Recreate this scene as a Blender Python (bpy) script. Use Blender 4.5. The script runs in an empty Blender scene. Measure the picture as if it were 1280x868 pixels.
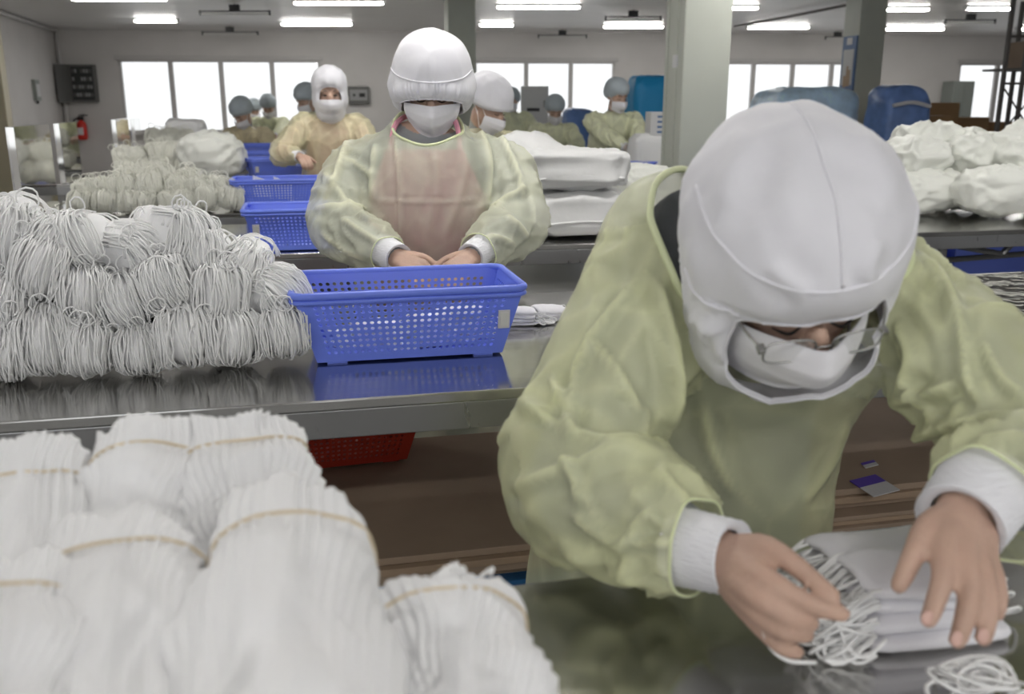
import bpy, bmesh, math, random
import numpy as np
from mathutils import Vector, Matrix, noise as mnoise

rng = np.random.default_rng(7)
random.seed(7)
SC = bpy.context.scene
COL = SC.collection

# ------------------------------------------------------------------ camera, world, exposure
FPX, PITCH, CAMH = 1150.0, math.radians(14.8), 1.35
cam_d = bpy.data.cameras.new('camera')
cam = bpy.data.objects.new('camera', cam_d)
COL.objects.link(cam)
cam.location = (0, 0, CAMH)
cam.rotation_euler = (math.pi / 2 - PITCH, 0, 0)
cam_d.sensor_width = 36.0
cam_d.lens = 36.0 * FPX / 1280.0
cam_d.clip_start = 0.02
cam_d.clip_end = 200
cam_d.dof.use_dof = True
cam_d.dof.focus_distance = 1.95
cam_d.dof.aperture_fstop = 5.2
SC.camera = cam

world = bpy.data.worlds.new('overcast')
SC.world = world
world.use_nodes = True
bg = world.node_tree.nodes['Background']
bg.inputs[0].default_value = (0.96, 0.98, 1.0, 1)
bg.inputs[1].default_value = 0.95
TUBE_POWER = 33.0

SC.view_settings.view_transform = 'Standard'
SC.view_settings.look = 'None'
SC.view_settings.gamma = 1.0
SC.view_settings.use_curve_mapping = False
SC.view_settings.exposure = 0.60

# ------------------------------------------------------------------ geometry of the view (real distances, metres)
CF = np.array([0, math.cos(PITCH), -math.sin(PITCH)])
CU = np.array([0, math.sin(PITCH), math.cos(PITCH)])
CR = np.array([1.0, 0, 0])
CC = np.array([0, 0, CAMH])


def ray(x, y):
    return CR * (x - 640) / FPX - CU * (y - 434) / FPX + CF


def at_k(x, y, k):
    return CC + ray(x, y) * k


def at_z(x, y, z):
    r = ray(x, y)
    return CC + r * ((z - CAMH) / r[2])


def at_y(x, y, Y):
    r = ray(x, y)
    return CC + r * (Y / r[1])


ROW = math.radians(12.5)
RU = np.array([math.cos(ROW), math.sin(ROW), 0])
RV = np.array([-math.sin(ROW), math.cos(ROW), 0])


def uv(u, v, z=0.0):
    return RU * u + RV * v + np.array([0, 0, z])


def to_uv(p):
    return float(np.dot(p, RU)), float(np.dot(p, RV))


def at_v(px, py, v):
    r = ray(px, py)
    return CC + r * ((v - np.dot(CC, RV)) / np.dot(r, RV))


def unit(v):
    v = np.asarray(v, float)
    return v / (np.linalg.norm(v) + 1e-12)


# ------------------------------------------------------------------ materials
MATS = {}


def mat(name, col, rough=0.5, metal=0.0, spec=0.4, bump=0.0, bscale=40.0, var=0.0, vscale=8.0, alpha=1.0, emit=None, sheen=0.0, stretch=None, sss=0.0):
    if name in MATS:
        return MATS[name]
    m = bpy.data.materials.new(name)
    m.use_nodes = True
    nt = m.node_tree
    b = nt.nodes['Principled BSDF']
    b.inputs['Base Color'].default_value = (*col, 1)
    b.inputs['Roughness'].default_value = rough
    b.inputs['Metallic'].default_value = metal
    b.inputs['Specular IOR Level'].default_value = spec
    b.inputs['Alpha'].default_value = alpha
    if sss:
        b.inputs['Subsurface Weight'].default_value = sss
        b.inputs['Subsurface Radius'].default_value = (0.01, 0.005, 0.003)
        b.inputs['Subsurface Scale'].default_value = 0.6
    if sheen:
        b.inputs['Sheen Weight'].default_value = sheen
    if emit:
        b.inputs['Emission Color'].default_value = (*emit[0], 1)
        b.inputs['Emission Strength'].default_value = emit[1]
    if bump or var:
        tc = nt.nodes.new('ShaderNodeTexCoord')
        mp = nt.nodes.new('ShaderNodeMapping')
        nt.links.new(tc.outputs['Object'], mp.inputs[0])
        if stretch:
            mp.inputs['Scale'].default_value = stretch
    if bump:
        n = nt.nodes.new('ShaderNodeTexNoise')
        n.inputs['Scale'].default_value = bscale
        n.inputs['Detail'].default_value = 4
        nt.links.new(mp.outputs[0], n.inputs['Vector'])
        bp = nt.nodes.new('ShaderNodeBump')
        bp.inputs['Strength'].default_value = bump
        bp.inputs['Distance'].default_value = 0.01
        nt.links.new(n.outputs[0], bp.inputs['Height'])
        nt.links.new(bp.outputs[0], b.inputs['Normal'])
    if var:
        n2 = nt.nodes.new('ShaderNodeTexNoise')
        n2.inputs['Scale'].default_value = vscale
        n2.inputs['Detail'].default_value = 5
        nt.links.new(mp.outputs[0], n2.inputs['Vector'])
        r = nt.nodes.new('ShaderNodeMapRange')
        r.inputs[1].default_value = 0.3
        r.inputs[2].default_value = 0.7
        r.inputs[3].default_value = 1 - var
        r.inputs[4].default_value = 1 + var
        nt.links.new(n2.outputs[0], r.inputs[0])
        mx = nt.nodes.new('ShaderNodeMix')
        mx.data_type = 'RGBA'
        mx.blend_type = 'MULTIPLY'
        mx.inputs[0].default_value = 1
        mx.inputs[6].default_value = (*col, 1)
        nt.links.new(r.outputs[0], mx.inputs[7])
        nt.links.new(mx.outputs[2], b.inputs['Base Color'])
    MATS[name] = m
    return m


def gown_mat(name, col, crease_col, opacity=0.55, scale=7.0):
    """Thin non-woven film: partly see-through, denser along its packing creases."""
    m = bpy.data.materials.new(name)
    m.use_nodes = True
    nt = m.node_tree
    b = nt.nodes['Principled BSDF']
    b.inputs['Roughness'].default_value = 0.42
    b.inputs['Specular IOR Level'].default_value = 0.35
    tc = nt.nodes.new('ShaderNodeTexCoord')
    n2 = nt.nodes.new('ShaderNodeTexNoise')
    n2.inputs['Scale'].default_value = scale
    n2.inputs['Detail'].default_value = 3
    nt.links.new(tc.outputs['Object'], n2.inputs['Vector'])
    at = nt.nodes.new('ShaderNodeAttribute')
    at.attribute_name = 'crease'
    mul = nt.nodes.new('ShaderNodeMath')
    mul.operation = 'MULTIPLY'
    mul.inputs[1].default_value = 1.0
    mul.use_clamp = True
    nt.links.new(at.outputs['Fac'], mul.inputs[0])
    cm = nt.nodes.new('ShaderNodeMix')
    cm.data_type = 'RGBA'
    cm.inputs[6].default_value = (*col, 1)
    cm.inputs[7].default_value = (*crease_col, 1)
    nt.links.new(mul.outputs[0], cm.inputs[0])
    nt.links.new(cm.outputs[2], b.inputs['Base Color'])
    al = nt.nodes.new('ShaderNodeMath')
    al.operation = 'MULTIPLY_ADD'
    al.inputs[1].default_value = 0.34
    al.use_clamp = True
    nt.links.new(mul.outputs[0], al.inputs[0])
    # patchy density of the web
    r3 = nt.nodes.new('ShaderNodeMapRange')
    r3.inputs[1].default_value = 0.3
    r3.inputs[2].default_value = 0.7
    r3.inputs[3].default_value = opacity - 0.07
    r3.inputs[4].default_value = opacity + 0.07
    nt.links.new(n2.outputs[0], r3.inputs[0])
    nt.links.new(r3.outputs[0], al.inputs[2])
    nt.links.new(al.outputs[0], b.inputs['Alpha'])
    bp = nt.nodes.new('ShaderNodeBump')
    bp.inputs['Strength'].default_value = 0.5
    bp.inputs['Distance'].default_value = 0.008
    nb_ = nt.nodes.new('ShaderNodeTexNoise')
    nb_.inputs['Scale'].default_value = 22.0
    nb_.inputs['Detail'].default_value = 2
    nt.links.new(tc.outputs['Object'], nb_.inputs['Vector'])
    nt.links.new(nb_.outputs[0], bp.inputs['Height'])
    nt.links.new(bp.outputs[0], b.inputs['Normal'])
    MATS[name] = m
    return m


def steel_mat(name, col, rough, wav=0.12, streak=(2, 60, 2), ws=5.0):
    m = bpy.data.materials.new(name)
    m.use_nodes = True
    nt = m.node_tree
    b = nt.nodes['Principled BSDF']
    b.inputs['Metallic'].default_value = 1
    b.inputs['Base Color'].default_value = (*col, 1)
    tc = nt.nodes.new('ShaderNodeTexCoord')
    mp = nt.nodes.new('ShaderNodeMapping')
    mp.inputs['Scale'].default_value = streak
    nt.links.new(tc.outputs['Object'], mp.inputs[0])
    n = nt.nodes.new('ShaderNodeTexNoise')
    n.inputs['Scale'].default_value = 3.0
    n.inputs['Detail'].default_value = 6
    nt.links.new(mp.outputs[0], n.inputs['Vector'])
    r = nt.nodes.new('ShaderNodeMapRange')
    r.inputs[3].default_value = rough * 0.7
    r.inputs[4].default_value = rough * 1.5
    nt.links.new(n.outputs[0], r.inputs[0])
    nt.links.new(r.outputs[0], b.inputs['Roughness'])
    n2 = nt.nodes.new('ShaderNodeTexNoise')
    n2.inputs['Scale'].default_value = ws
    n2.inputs['Detail'].default_value = 2
    nt.links.new(tc.outputs['Object'], n2.inputs['Vector'])
    bp = nt.nodes.new('ShaderNodeBump')
    bp.inputs['Strength'].default_value = wav
    bp.inputs['Distance'].default_value = 0.02
    nt.links.new(n2.outputs[0], bp.inputs['Height'])
    nt.links.new(bp.outputs[0], b.inputs['Normal'])
    MATS[name] = m
    return m


WALL = mat('wall_paint', (0.58, 0.56, 0.545), 0.6, var=0.05, vscale=1.5)
CEILM = mat('ceiling_panel', (0.80, 0.785, 0.77), 0.42, spec=0.5, var=0.03, vscale=1.0)
SEAMM = mat('ceiling_gap', (0.25, 0.25, 0.25), 0.6)
FLOORM = mat('terrazzo', (0.24, 0.24, 0.235), 0.45, var=0.35, vscale=120)
COLM = mat('column_paint', (0.50, 0.52, 0.46), 0.5, var=0.04, vscale=3)
TRIMM = mat('window_frame', (0.50, 0.485, 0.475), 0.4)
GLASSM = mat('window_glass', (1, 1, 1), 0.02, alpha=0.12)
STEEL = steel_mat('stainless_top', (0.50, 0.495, 0.48), 0.13)
STEELB = steel_mat('stainless_edge', (0.36, 0.36, 0.36), 0.28, 0.05)
MIRROR = steel_mat('polished_steel', (0.74, 0.74, 0.72), 0.04, 0.06, (2, 2, 2), 2.0)
FILM = steel_mat('film_wrapped_steel', (0.55, 0.52, 0.50), 0.08, 0.8, (2, 2, 2), 14.0)
LEGM = mat('table_leg_steel', (0.22, 0.22, 0.22), 0.35, 0.8)
WHITE = mat('white_cloth', (0.80, 0.80, 0.82), 0.75, bump=0.15, bscale=60, sheen=0.2)
HOODM = mat('hood_cloth', (0.76, 0.755, 0.80), 0.75, bump=0.12, bscale=18, sheen=0.2)
HOODS = mat('hood_seam', (0.79, 0.785, 0.83), 0.75)
MASKM = mat('mask_cloth', (0.80, 0.79, 0.83), 0.8, bump=0.1, bscale=90)
CUFFM = mat('knit_cuff', (0.84, 0.84, 0.88), 0.85, bump=0.4, bscale=60, stretch=(1, 1, 6))
LOOPM = mat('ear_loop_cord', (0.90, 0.90, 0.90), 0.7)
BUNDM = mat('mask_stack', (0.85, 0.85, 0.86), 0.75, bump=0.2, bscale=70)
LOOPC = mat('ear_loop_cord_cream', (0.80, 0.80, 0.73), 0.7)
BUNDC = mat('mask_stack_cream', (0.76, 0.76, 0.68), 0.75, bump=0.2, bscale=70)
BANDM = mat('rubber_band', (0.62, 0.52, 0.36), 0.5)
SKIN = mat('skin', (0.53, 0.355, 0.275), 0.5, var=0.08, vscale=25, bump=0.12, bscale=160, sss=0.08)
NAIL = mat('finger_nail', (0.62, 0.40, 0.34), 0.3)
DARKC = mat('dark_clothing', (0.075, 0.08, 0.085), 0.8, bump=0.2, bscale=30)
GREYC = mat('grey_clothing', (0.31, 0.325, 0.335), 0.8, bump=0.2, bscale=30)
PINKC = mat('pink_apron', (0.74, 0.33, 0.42), 0.7, bump=0.2, bscale=12)
PINKL = mat('pale_pink_apron', (0.72, 0.45, 0.38), 0.7, bump=0.2, bscale=12)
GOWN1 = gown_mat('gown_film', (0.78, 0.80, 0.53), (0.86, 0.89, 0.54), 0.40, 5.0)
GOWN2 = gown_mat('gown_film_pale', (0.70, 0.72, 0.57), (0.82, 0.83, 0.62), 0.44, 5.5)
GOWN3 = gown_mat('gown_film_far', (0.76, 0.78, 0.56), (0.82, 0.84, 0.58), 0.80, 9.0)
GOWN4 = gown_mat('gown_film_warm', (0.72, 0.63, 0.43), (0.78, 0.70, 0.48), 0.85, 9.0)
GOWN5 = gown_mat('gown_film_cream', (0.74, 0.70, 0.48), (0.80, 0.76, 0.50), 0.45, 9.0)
HEMM = mat('gown_hem', (0.70, 0.75, 0.47), 0.5)
CAPM = mat('bouffant_cap', (0.46, 0.52, 0.56), 0.8, bump=0.3, bscale=40)
HAIR = mat('hair', (0.012, 0.010, 0.009), 0.5)
BLUE = mat('blue_plastic', (0.15, 0.225, 0.82), 0.35, spec=0.5)
REDP = mat('red_plastic', (0.35, 0.03, 0.015), 0.4)
TAGM = mat('paper_tag', (0.62, 0.62, 0.60), 0.5)
CARD = mat('cardboard', (0.33, 0.245, 0.18), 0.8, var=0.08, vscale=6)
CARDE = mat('cardboard_edge', (0.36, 0.26, 0.18), 0.85)
BROWN = mat('brown_carton', (0.33, 0.20, 0.10), 0.8, var=0.1, vscale=3)
PURP = mat('purple_print', (0.10, 0.05, 0.42), 0.5)
LABW = mat('grey_label', (0.60, 0.59, 0.60), 0.5)
BLUEF = mat('blue_painted_steel', (0.02, 0.11, 0.27), 0.45)
TARP = mat('blue_tarp', (0.02, 0.30, 0.62), 0.45, bump=0.4, bscale=10)
BAGB = mat('blue_bag_film', (0.56, 0.75, 0.93), 0.35, bump=0.6, bscale=9, var=0.2, vscale=8)
BAGD = mat('dark_blue_bag_film', (0.13, 0.22, 0.47), 0.3, bump=0.6, bscale=9, var=0.2, vscale=8)
BAGW = mat('white_bag_film', (0.78, 0.79, 0.74), 0.45, bump=0.35, bscale=12)
BAGL = mat('white_wrap', (0.80, 0.80, 0.80), 0.55, bump=0.3, bscale=14)
BLACK = mat('black_plastic', (0.015, 0.015, 0.016), 0.4)
PANELM = mat('panel_grey', (0.11, 0.11, 0.105), 0.45)
PANELD = mat('panel_dark', (0.03, 0.032, 0.032), 0.4)
BREAK = mat('breaker_grey', (0.28, 0.28, 0.28), 0.4)
CABW = mat('cabinet_white', (0.62, 0.62, 0.62), 0.4)
CABG = mat('cabinet_grey_green', (0.25, 0.27, 0.25), 0.45)
REDX = mat('extinguisher_red', (0.55, 0.03, 0.02), 0.3)
TUBEM = mat('lit_tube', (1, 1, 1), 0.4, emit=((1.0, 0.98, 0.94), TUBE_POWER))
FIXM = mat('fixture_white', (0.65, 0.65, 0.64), 0.4)
OFFT = mat('unlit_tube', (0.55, 0.55, 0.53), 0.3)
POSTB = mat('poster_blue', (0.10, 0.17, 0.33), 0.4)
POSTW = mat('poster_white', (0.55, 0.55, 0.54), 0.4)
POSTT = mat('poster_tan', (0.36, 0.24, 0.14), 0.4)
WIREM = mat('glasses_metal', (0.45, 0.45, 0.44), 0.25, 0.9)
LENSM = mat('glasses_lens', (0.9, 0.92, 0.9), 0.02, alpha=0.10, spec=0.6)
YPOST = mat('beige_post', (0.42, 0.38, 0.27), 0.5)
RACKM = mat('rack_steel', (0.13, 0.12, 0.11), 0.5)


# ------------------------------------------------------------------ mesh helpers
def add(name, verts, faces, m, parent=None, smooth=False, local=False):
    me = bpy.data.meshes.new(name)
    verts = np.asarray(verts, float)
    if parent is not None and not local:
        verts = verts - np.array(parent['_o'])
    me.from_pydata(verts.tolist(), [], [tuple(int(i) for i in f) for f in faces])
    ms = m if isinstance(m, (list, tuple)) else [m]
    for q in ms:
        me.materials.append(q)
    if smooth:
        me.polygons.foreach_set('use_smooth', [True] * len(me.polygons))
    me.update()
    o = bpy.data.objects.new(name, me)
    COL.objects.link(o)
    if parent is not None:
        o.parent = parent
        if parent.type == 'MESH':
            o['_o'] = list(parent['_o'])
    if parent is None and not local:
        o['_o'] = [0.0, 0.0, 0.0]
    elif '_o' not in o.keys():
        o['_o'] = list(parent['_o']) if parent is not None else [0.0, 0.0, 0.0]
    return o


def empty(name, loc, label, cat, group=None):
    o = bpy.data.objects.new(name, None)
    COL.objects.link(o)
    o.location = tuple(float(c) for c in loc)
    o.empty_display_size = 0.05
    o['_o'] = [float(c) for c in loc]
    tag(o, label, cat, group)
    return o


def tag(o, label=None, cat=None, group=None, kind=None):
    if label:
        o['label'] = label
    if cat:
        o['category'] = cat
    if group:
        o['group'] = group
    if kind:
        o['kind'] = kind
    return o


def merge(parts):
    V, F, n = [], [], 0
    for v, f in parts:
        v = np.asarray(v, float)
        V.append(v)
        F.extend([tuple(int(i) + n for i in q) for q in f])
        n += len(v)
    return np.concatenate(V), F


def box(c, ex, ey, ez, R=None):
    """Box with half sizes along axes R (rows), centre c."""
    R = np.eye(3) if R is None else np.asarray(R, float)
    s = np.array([[-1, -1, -1], [1, -1, -1], [1, 1, -1], [-1, 1, -1], [-1, -1, 1], [1, -1, 1], [1, 1, 1], [-1, 1, 1]], float)
    v = np.asarray(c, float) + (s * np.array([ex, ey, ez])) @ R
    f = [(0, 3, 2, 1), (4, 5, 6, 7), (0, 1, 5, 4), (1, 2, 6, 5), (2, 3, 7, 6), (3, 0, 4, 7)]
    return v, f


def bbox(c, ex, ey, ez, R=None, b=0.004):
    """Bevelled box."""
    bm = bmesh.new()
    v, f = box((0, 0, 0), ex, ey, ez)
    vs = [bm.verts.new(q) for q in v]
    for q in f:
        bm.faces.new([vs[i] for i in q])
    bmesh.ops.bevel(bm, geom=bm.edges[:], offset=min(b, ex * 0.9, ey * 0.9, ez * 0.9), segments=2, affect='EDGES', profile=0.6)
    bm.verts.index_update()
    V = np.array([list(q.co) for q in bm.verts])
    F = [[q.index for q in p.verts] for p in bm.faces]
    bm.free()
    R = np.eye(3) if R is None else np.asarray(R, float)
    return np.asarray(c, float) + V @ R, F


RROW = np.array([RU, RV, [0, 0, 1.0]])


def frames(pts):
    pts = np.asarray(pts, float)
    t = np.gradient(pts, axis=0)
    t /= np.linalg.norm(t, axis=1)[:, None] + 1e-12
    up = np.array([0, 0, 1.0]) if abs(t[0][2]) < 0.9 else np.array([1.0, 0, 0])
    n = np.cross(t[0], up)
    n /= np.linalg.norm(n)
    N, B = [], []
    for i in range(len(pts)):
        n = n - t[i] * np.dot(n, t[i])
        n /= np.linalg.norm(n) + 1e-12
        N.append(n)
        B.append(np.cross(t[i], n))
    return t, np.array(N), np.array(B)


def tube(pts, r, n=8, closed=False, cap=True):
    pts = np.asarray(pts, float)
    m = len(pts)
    r = np.full(m, r) if np.isscalar(r) else np.asarray(r, float)
    if closed:
        ext = np.concatenate([pts[-2:], pts, pts[:2]])
        t, N, B = frames(ext)
        t, N, B = t[2:-2], N[2:-2], B[2:-2]
    else:
        t, N, B = frames(pts)
    a = np.linspace(0, 2 * np.pi, n, endpoint=False)
    V = pts[:, None] + r[:, None, None] * (np.cos(a)[None, :, None] * N[:, None] + np.sin(a)[None, :, None] * B[:, None])
    V = V.reshape(-1, 3)
    F = []
    for i in range(m if closed else m - 1):
        j = (i + 1) % m
        for k in range(n):
            l = (k + 1) % n
            F.append((i * n + k, i * n + l, j * n + l, j * n + k))
    if cap and not closed:
        F.append(tuple(range(n))[::-1])
        F.append(tuple((m - 1) * n + k for k in range(n)))
    return V, F


def spline(pts, n):
    """Catmull-Rom through pts."""
    P = np.asarray(pts, float)
    P = np.concatenate([[2 * P[0] - P[1]], P, [2 * P[-1] - P[-2]]])
    m = len(P) - 3
    out = []
    for s in np.linspace(0, m - 1e-9, n):
        i = int(s)
        t = s - i
        p0, p1, p2, p3 = P[i:i + 4]
        out.append(0.5 * ((2 * p1) + (-p0 + p2) * t + (2 * p0 - 5 * p1 + 4 * p2 - p3) * t * t + (-p0 + 3 * p1 - 3 * p2 + p3) * t ** 3))
    return np.array(out)


def interp(vals, n):
    vals = np.asarray(vals, float)
    return np.interp(np.linspace(0, len(vals) - 1, n), np.arange(len(vals)), vals)


def limb(pts, radii, n=14, seg=18):
    """Closed tapering tube with rounded ends."""
    p = spline(pts, seg)
    r = interp(radii, seg)
    t0 = unit(p[0] - p[1])
    t1 = unit(p[-1] - p[-2])
    pre = [p[0] + t0 * r[0] * s for s in (0.95, 0.75, 0.4)]
    prr = [r[0] * 0.25, r[0] * 0.66, r[0] * 0.92]
    pos = [p[-1] + t1 * r[-1] * s for s in (0.45, 0.8, 0.97)]
    por = [r[-1] * 0.89, r[-1] * 0.60, r[-1] * 0.24]
    return tube(np.concatenate([pre, p, pos]), np.concatenate([prr, r, por]), n)


def loft(rings, cap=True):
    m, n = len(rings), len(rings[0])
    V = np.concatenate(rings)
    F = []
    for i in range(m - 1):
        for k in range(n):
            l = (k + 1) % n
            F.append((i * n + k, i * n + l, (i + 1) * n + l, (i + 1) * n + k))
    if cap:
        F.append(tuple(range(n))[::-1])
        F.append(tuple((m - 1) * n + k for k in range(n)))
    return V, F


def torso(sp, side, n=28, seg=26):
    """sp: list of (point, half width, half depth). Closed loft."""
    P = spline([s[0] for s in sp], seg)
    A = interp([s[1] for s in sp], seg)
    B = interp([s[2] for s in sp], seg)
    t = np.gradient(P, axis=0)
    a = np.linspace(0, 2 * np.pi, n, endpoint=False)
    rings = []
    for i in range(seg):
        ti = unit(t[i])
        s = unit(side - ti * np.dot(side, ti))
        d = np.cross(ti, s)
        ca, sa = np.cos(a), np.sin(a)
        e = 0.8
        rings.append(P[i] + A[i] * (np.sign(ca) * np.abs(ca) ** e)[:, None] * s + B[i] * (np.sign(sa) * np.abs(sa) ** e)[:, None] * d)
    return loft(rings)


def ellipsoid(c, r, R=None, nu=20, nv=14):
    V, F = [], []
    R = np.eye(3) if R is None else np.asarray(R)
    for i in range(nv + 1):
        th = math.pi * (i + 0.0) / nv
        th = min(max(th, 0.04), math.pi - 0.04)
        for k in range(nu):
            ph = 2 * math.pi * k / nu
            V.append((math.sin(th) * math.cos(ph), math.sin(th) * math.sin(ph), math.cos(th)))
    V = np.array(V) * np.asarray(r) @ R + np.asarray(c)
    for i in range(nv):
        for k in range(nu):
            l = (k + 1) % nu
            F.append((i * nu + k, (i + 1) * nu + k, (i + 1) * nu + l, i * nu + l))
    F.append(tuple(range(nu)))
    F.append(tuple(nv * nu + k for k in range(nu))[::-1])
    return V, F


def fuse(parts, voxel, smooth=4):
    V, F = merge(parts)
    me = bpy.data.meshes.new('tmp')
    me.from_pydata(V.tolist(), [], F)
    me.update()
    o = bpy.data.objects.new('tmp', me)
    COL.objects.link(o)
    md = o.modifiers.new('r', 'REMESH')
    md.mode = 'VOXEL'
    md.voxel_size = voxel
    if smooth:
        s = o.modifiers.new('s', 'SMOOTH')
        s.iterations = smooth
        s.factor = 0.5
    dg = bpy.context.evaluated_depsgraph_get()
    dg.update()
    ev = o.evaluated_get(dg)
    m2 = ev.to_mesh()
    nv = len(m2.vertices)
    co = np.empty(nv * 3)
    m2.vertices.foreach_get('co', co)
    no = np.empty(nv * 3)
    m2.vertex_normals.foreach_get('vector', no)
    faces = [tuple(p.vertices) for p in m2.polygons]
    ev.to_mesh_clear()
    bpy.data.objects.remove(o)
    bpy.data.meshes.remove(me)
    return co.reshape(-1, 3), no.reshape(-1, 3), faces


def nz(p):
    return mnoise.noise(Vector(p))


def ridge(p):
    return 1.0 - 2.0 * abs(mnoise.noise(Vector(p)))


def crease(p, w=0.22):
    """Sharp fold along the borders of irregular facets, 0..1."""
    d, _ = mnoise.voronoi(Vector(p))
    return max(0.0, 1.0 - (d[1] - d[0]) / w)


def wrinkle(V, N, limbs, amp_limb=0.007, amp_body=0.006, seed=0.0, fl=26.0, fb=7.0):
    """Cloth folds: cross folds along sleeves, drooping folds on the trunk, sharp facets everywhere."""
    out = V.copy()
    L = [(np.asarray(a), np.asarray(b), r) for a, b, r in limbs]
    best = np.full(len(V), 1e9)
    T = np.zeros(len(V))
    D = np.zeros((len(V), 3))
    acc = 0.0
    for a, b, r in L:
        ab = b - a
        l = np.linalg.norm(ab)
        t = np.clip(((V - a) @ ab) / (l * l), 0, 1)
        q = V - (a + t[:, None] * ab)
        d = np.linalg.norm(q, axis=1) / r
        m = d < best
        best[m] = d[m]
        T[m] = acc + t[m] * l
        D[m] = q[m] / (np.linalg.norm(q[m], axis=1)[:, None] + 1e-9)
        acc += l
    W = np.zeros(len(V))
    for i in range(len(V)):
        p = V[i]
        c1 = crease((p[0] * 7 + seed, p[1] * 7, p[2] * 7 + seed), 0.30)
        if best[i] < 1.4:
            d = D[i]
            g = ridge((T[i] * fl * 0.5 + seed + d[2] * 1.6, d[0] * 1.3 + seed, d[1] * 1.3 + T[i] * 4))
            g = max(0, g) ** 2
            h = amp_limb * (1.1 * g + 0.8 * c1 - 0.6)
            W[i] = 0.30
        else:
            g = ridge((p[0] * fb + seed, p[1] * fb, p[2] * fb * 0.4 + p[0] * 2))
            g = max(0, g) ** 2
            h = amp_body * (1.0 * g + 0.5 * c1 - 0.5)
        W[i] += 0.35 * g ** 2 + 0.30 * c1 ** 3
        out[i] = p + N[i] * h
    return out, W


def folds(V, N, W, lines):
    """Named folds of the cloth: each a line across the visible side, with its own height and breadth (metres)."""
    d = V - CC
    k = d @ CF
    X = 640 + FPX * (d @ CR) / k
    Y = 434 - FPX * (d @ CU) / k
    front = np.einsum('ij,ij->i', N, d) < 0
    for pts, h, w, *st in lines:
        pts = spline([(x, y, 0) for x, y in pts], 14)[:, :2]
        best = np.full(len(V), 1e9)
        tt = np.zeros(len(V))
        for i in range(len(pts) - 1):
            a, b = pts[i], pts[i + 1]
            ab = b - a
            t = np.clip(((X - a[0]) * ab[0] + (Y - a[1]) * ab[1]) / (ab @ ab + 1e-9), 0, 1)
            q = np.hypot(X - a[0] - t * ab[0], Y - a[1] - t * ab[1]) * k / FPX
            m = q < best
            best[m] = q[m]
            tt[m] = (i + t[m]) / (len(pts) - 1)
        end = np.clip(np.minimum(tt, 1 - tt) * 6, 0, 1) ** 0.5
        g = np.where(front, np.exp(-(best / w) ** 2), 0) * end
        # a shallow trough on both sides makes the fold stand up sharply
        tr = np.where(front, np.exp(-((best - 2.4 * w) / (1.3 * w)) ** 2), 0) * end
        V = V + N * (h * g - 0.45 * h * tr)[:, None]
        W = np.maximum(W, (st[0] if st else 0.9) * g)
    return V, W


def add_mat(o, fn):
    """Give faces the material index that fn(centre) returns (one continuous mesh, several cloths)."""
    off = np.array(o['_o'])
    me = o.data
    n = len(me.polygons)
    c = np.empty(n * 3)
    me.polygons.foreach_get('center', c)
    c = c.reshape(-1, 3) + off
    me.polygons.foreach_set('material_index', fn(c).astype(np.int32))
    me.update()


def strands(curves, r, n=5):
    return merge([tube(c, r, n) for c in curves])


def superell(dims, e1=0.5, e2=0.5, nu=40, nv=24, amp=0.0, freq=8.0, seed=0.0, fn=None):
    """Superellipsoid (half sizes dims) with lumps; local coordinates, base at z=0."""
    V, F = [], []
    sg = lambda x, e: math.copysign(abs(x) ** e, x)
    for i in range(nv + 1):
        th = -math.pi / 2 + math.pi * i / nv
        th = min(max(th, -1.54), 1.54)
        for k in range(nu):
            ph = 2 * math.pi * k / nu
            p = np.array([sg(math.cos(th), e1) * sg(math.cos(ph), e2), sg(math.cos(th), e1) * sg(math.sin(ph), e2), sg(math.sin(th), e1)])
            q = p * dims
            if amp:
                q = q + unit(p) * amp * (nz((q[0] * freq + seed, q[1] * freq, q[2] * freq)) + 0.5 * ridge((q[0] * freq * 2, q[1] * freq * 2 + seed, q[2] * freq * 2)))
            if fn is not None:
                q = fn(p, q)
            V.append(q)
    for i in range(nv):
        for k in range(nu):
            l = (k + 1) % nu
            F.append((i * nu + k, i * nu + l, (i + 1) * nu + l, (i + 1) * nu + k))
    F.append(tuple(range(nu))[::-1])
    F.append(tuple(nv * nu + k for k in range(nu)))
    return np.array(V), F


def rotz(a):
    c, s = math.cos(a), math.sin(a)
    return np.array([[c, -s, 0], [s, c, 0], [0, 0, 1.0]])


def rotx(a):
    c, s = math.cos(a), math.sin(a)
    return np.array([[1.0, 0, 0], [0, c, -s], [0, s, c]])


def roty(a):
    c, s = math.cos(a), math.sin(a)
    return np.array([[c, 0, s], [0, 1.0, 0], [-s, 0, c]])


def ordinal(i):
    return ['first', 'second', 'third', 'fourth', 'fifth', 'sixth', 'seventh', 'eighth', 'ninth', 'tenth', 'eleventh', 'twelfth'][i]

# ------------------------------------------------------------------ the room
CEIL = 2.66
BK = math.radians(5.5)
BD = np.array([math.cos(BK), math.sin(BK), 0])          # along the back wall
BO = np.array([-8.25, 17.45, 0])                        # far corner by the fuse panel
BN = np.array([math.sin(BK), -math.cos(BK), 0])         # into the room
LW = math.radians(14.0)
LD = np.array([math.sin(LW), -math.cos(LW), 0])         # along the side wall, towards the camera
LN = np.array([math.cos(LW), math.sin(LW), 0])


def back_at(px, py):
    """Where the line of sight meets the back wall: distance along it and height."""
    r = ray(px, py)
    k = np.dot(BO - CC, BN) / np.dot(r, BN)
    p = CC + r * k
    return float(np.dot(p - BO, BD)), float(p[2])


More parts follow.
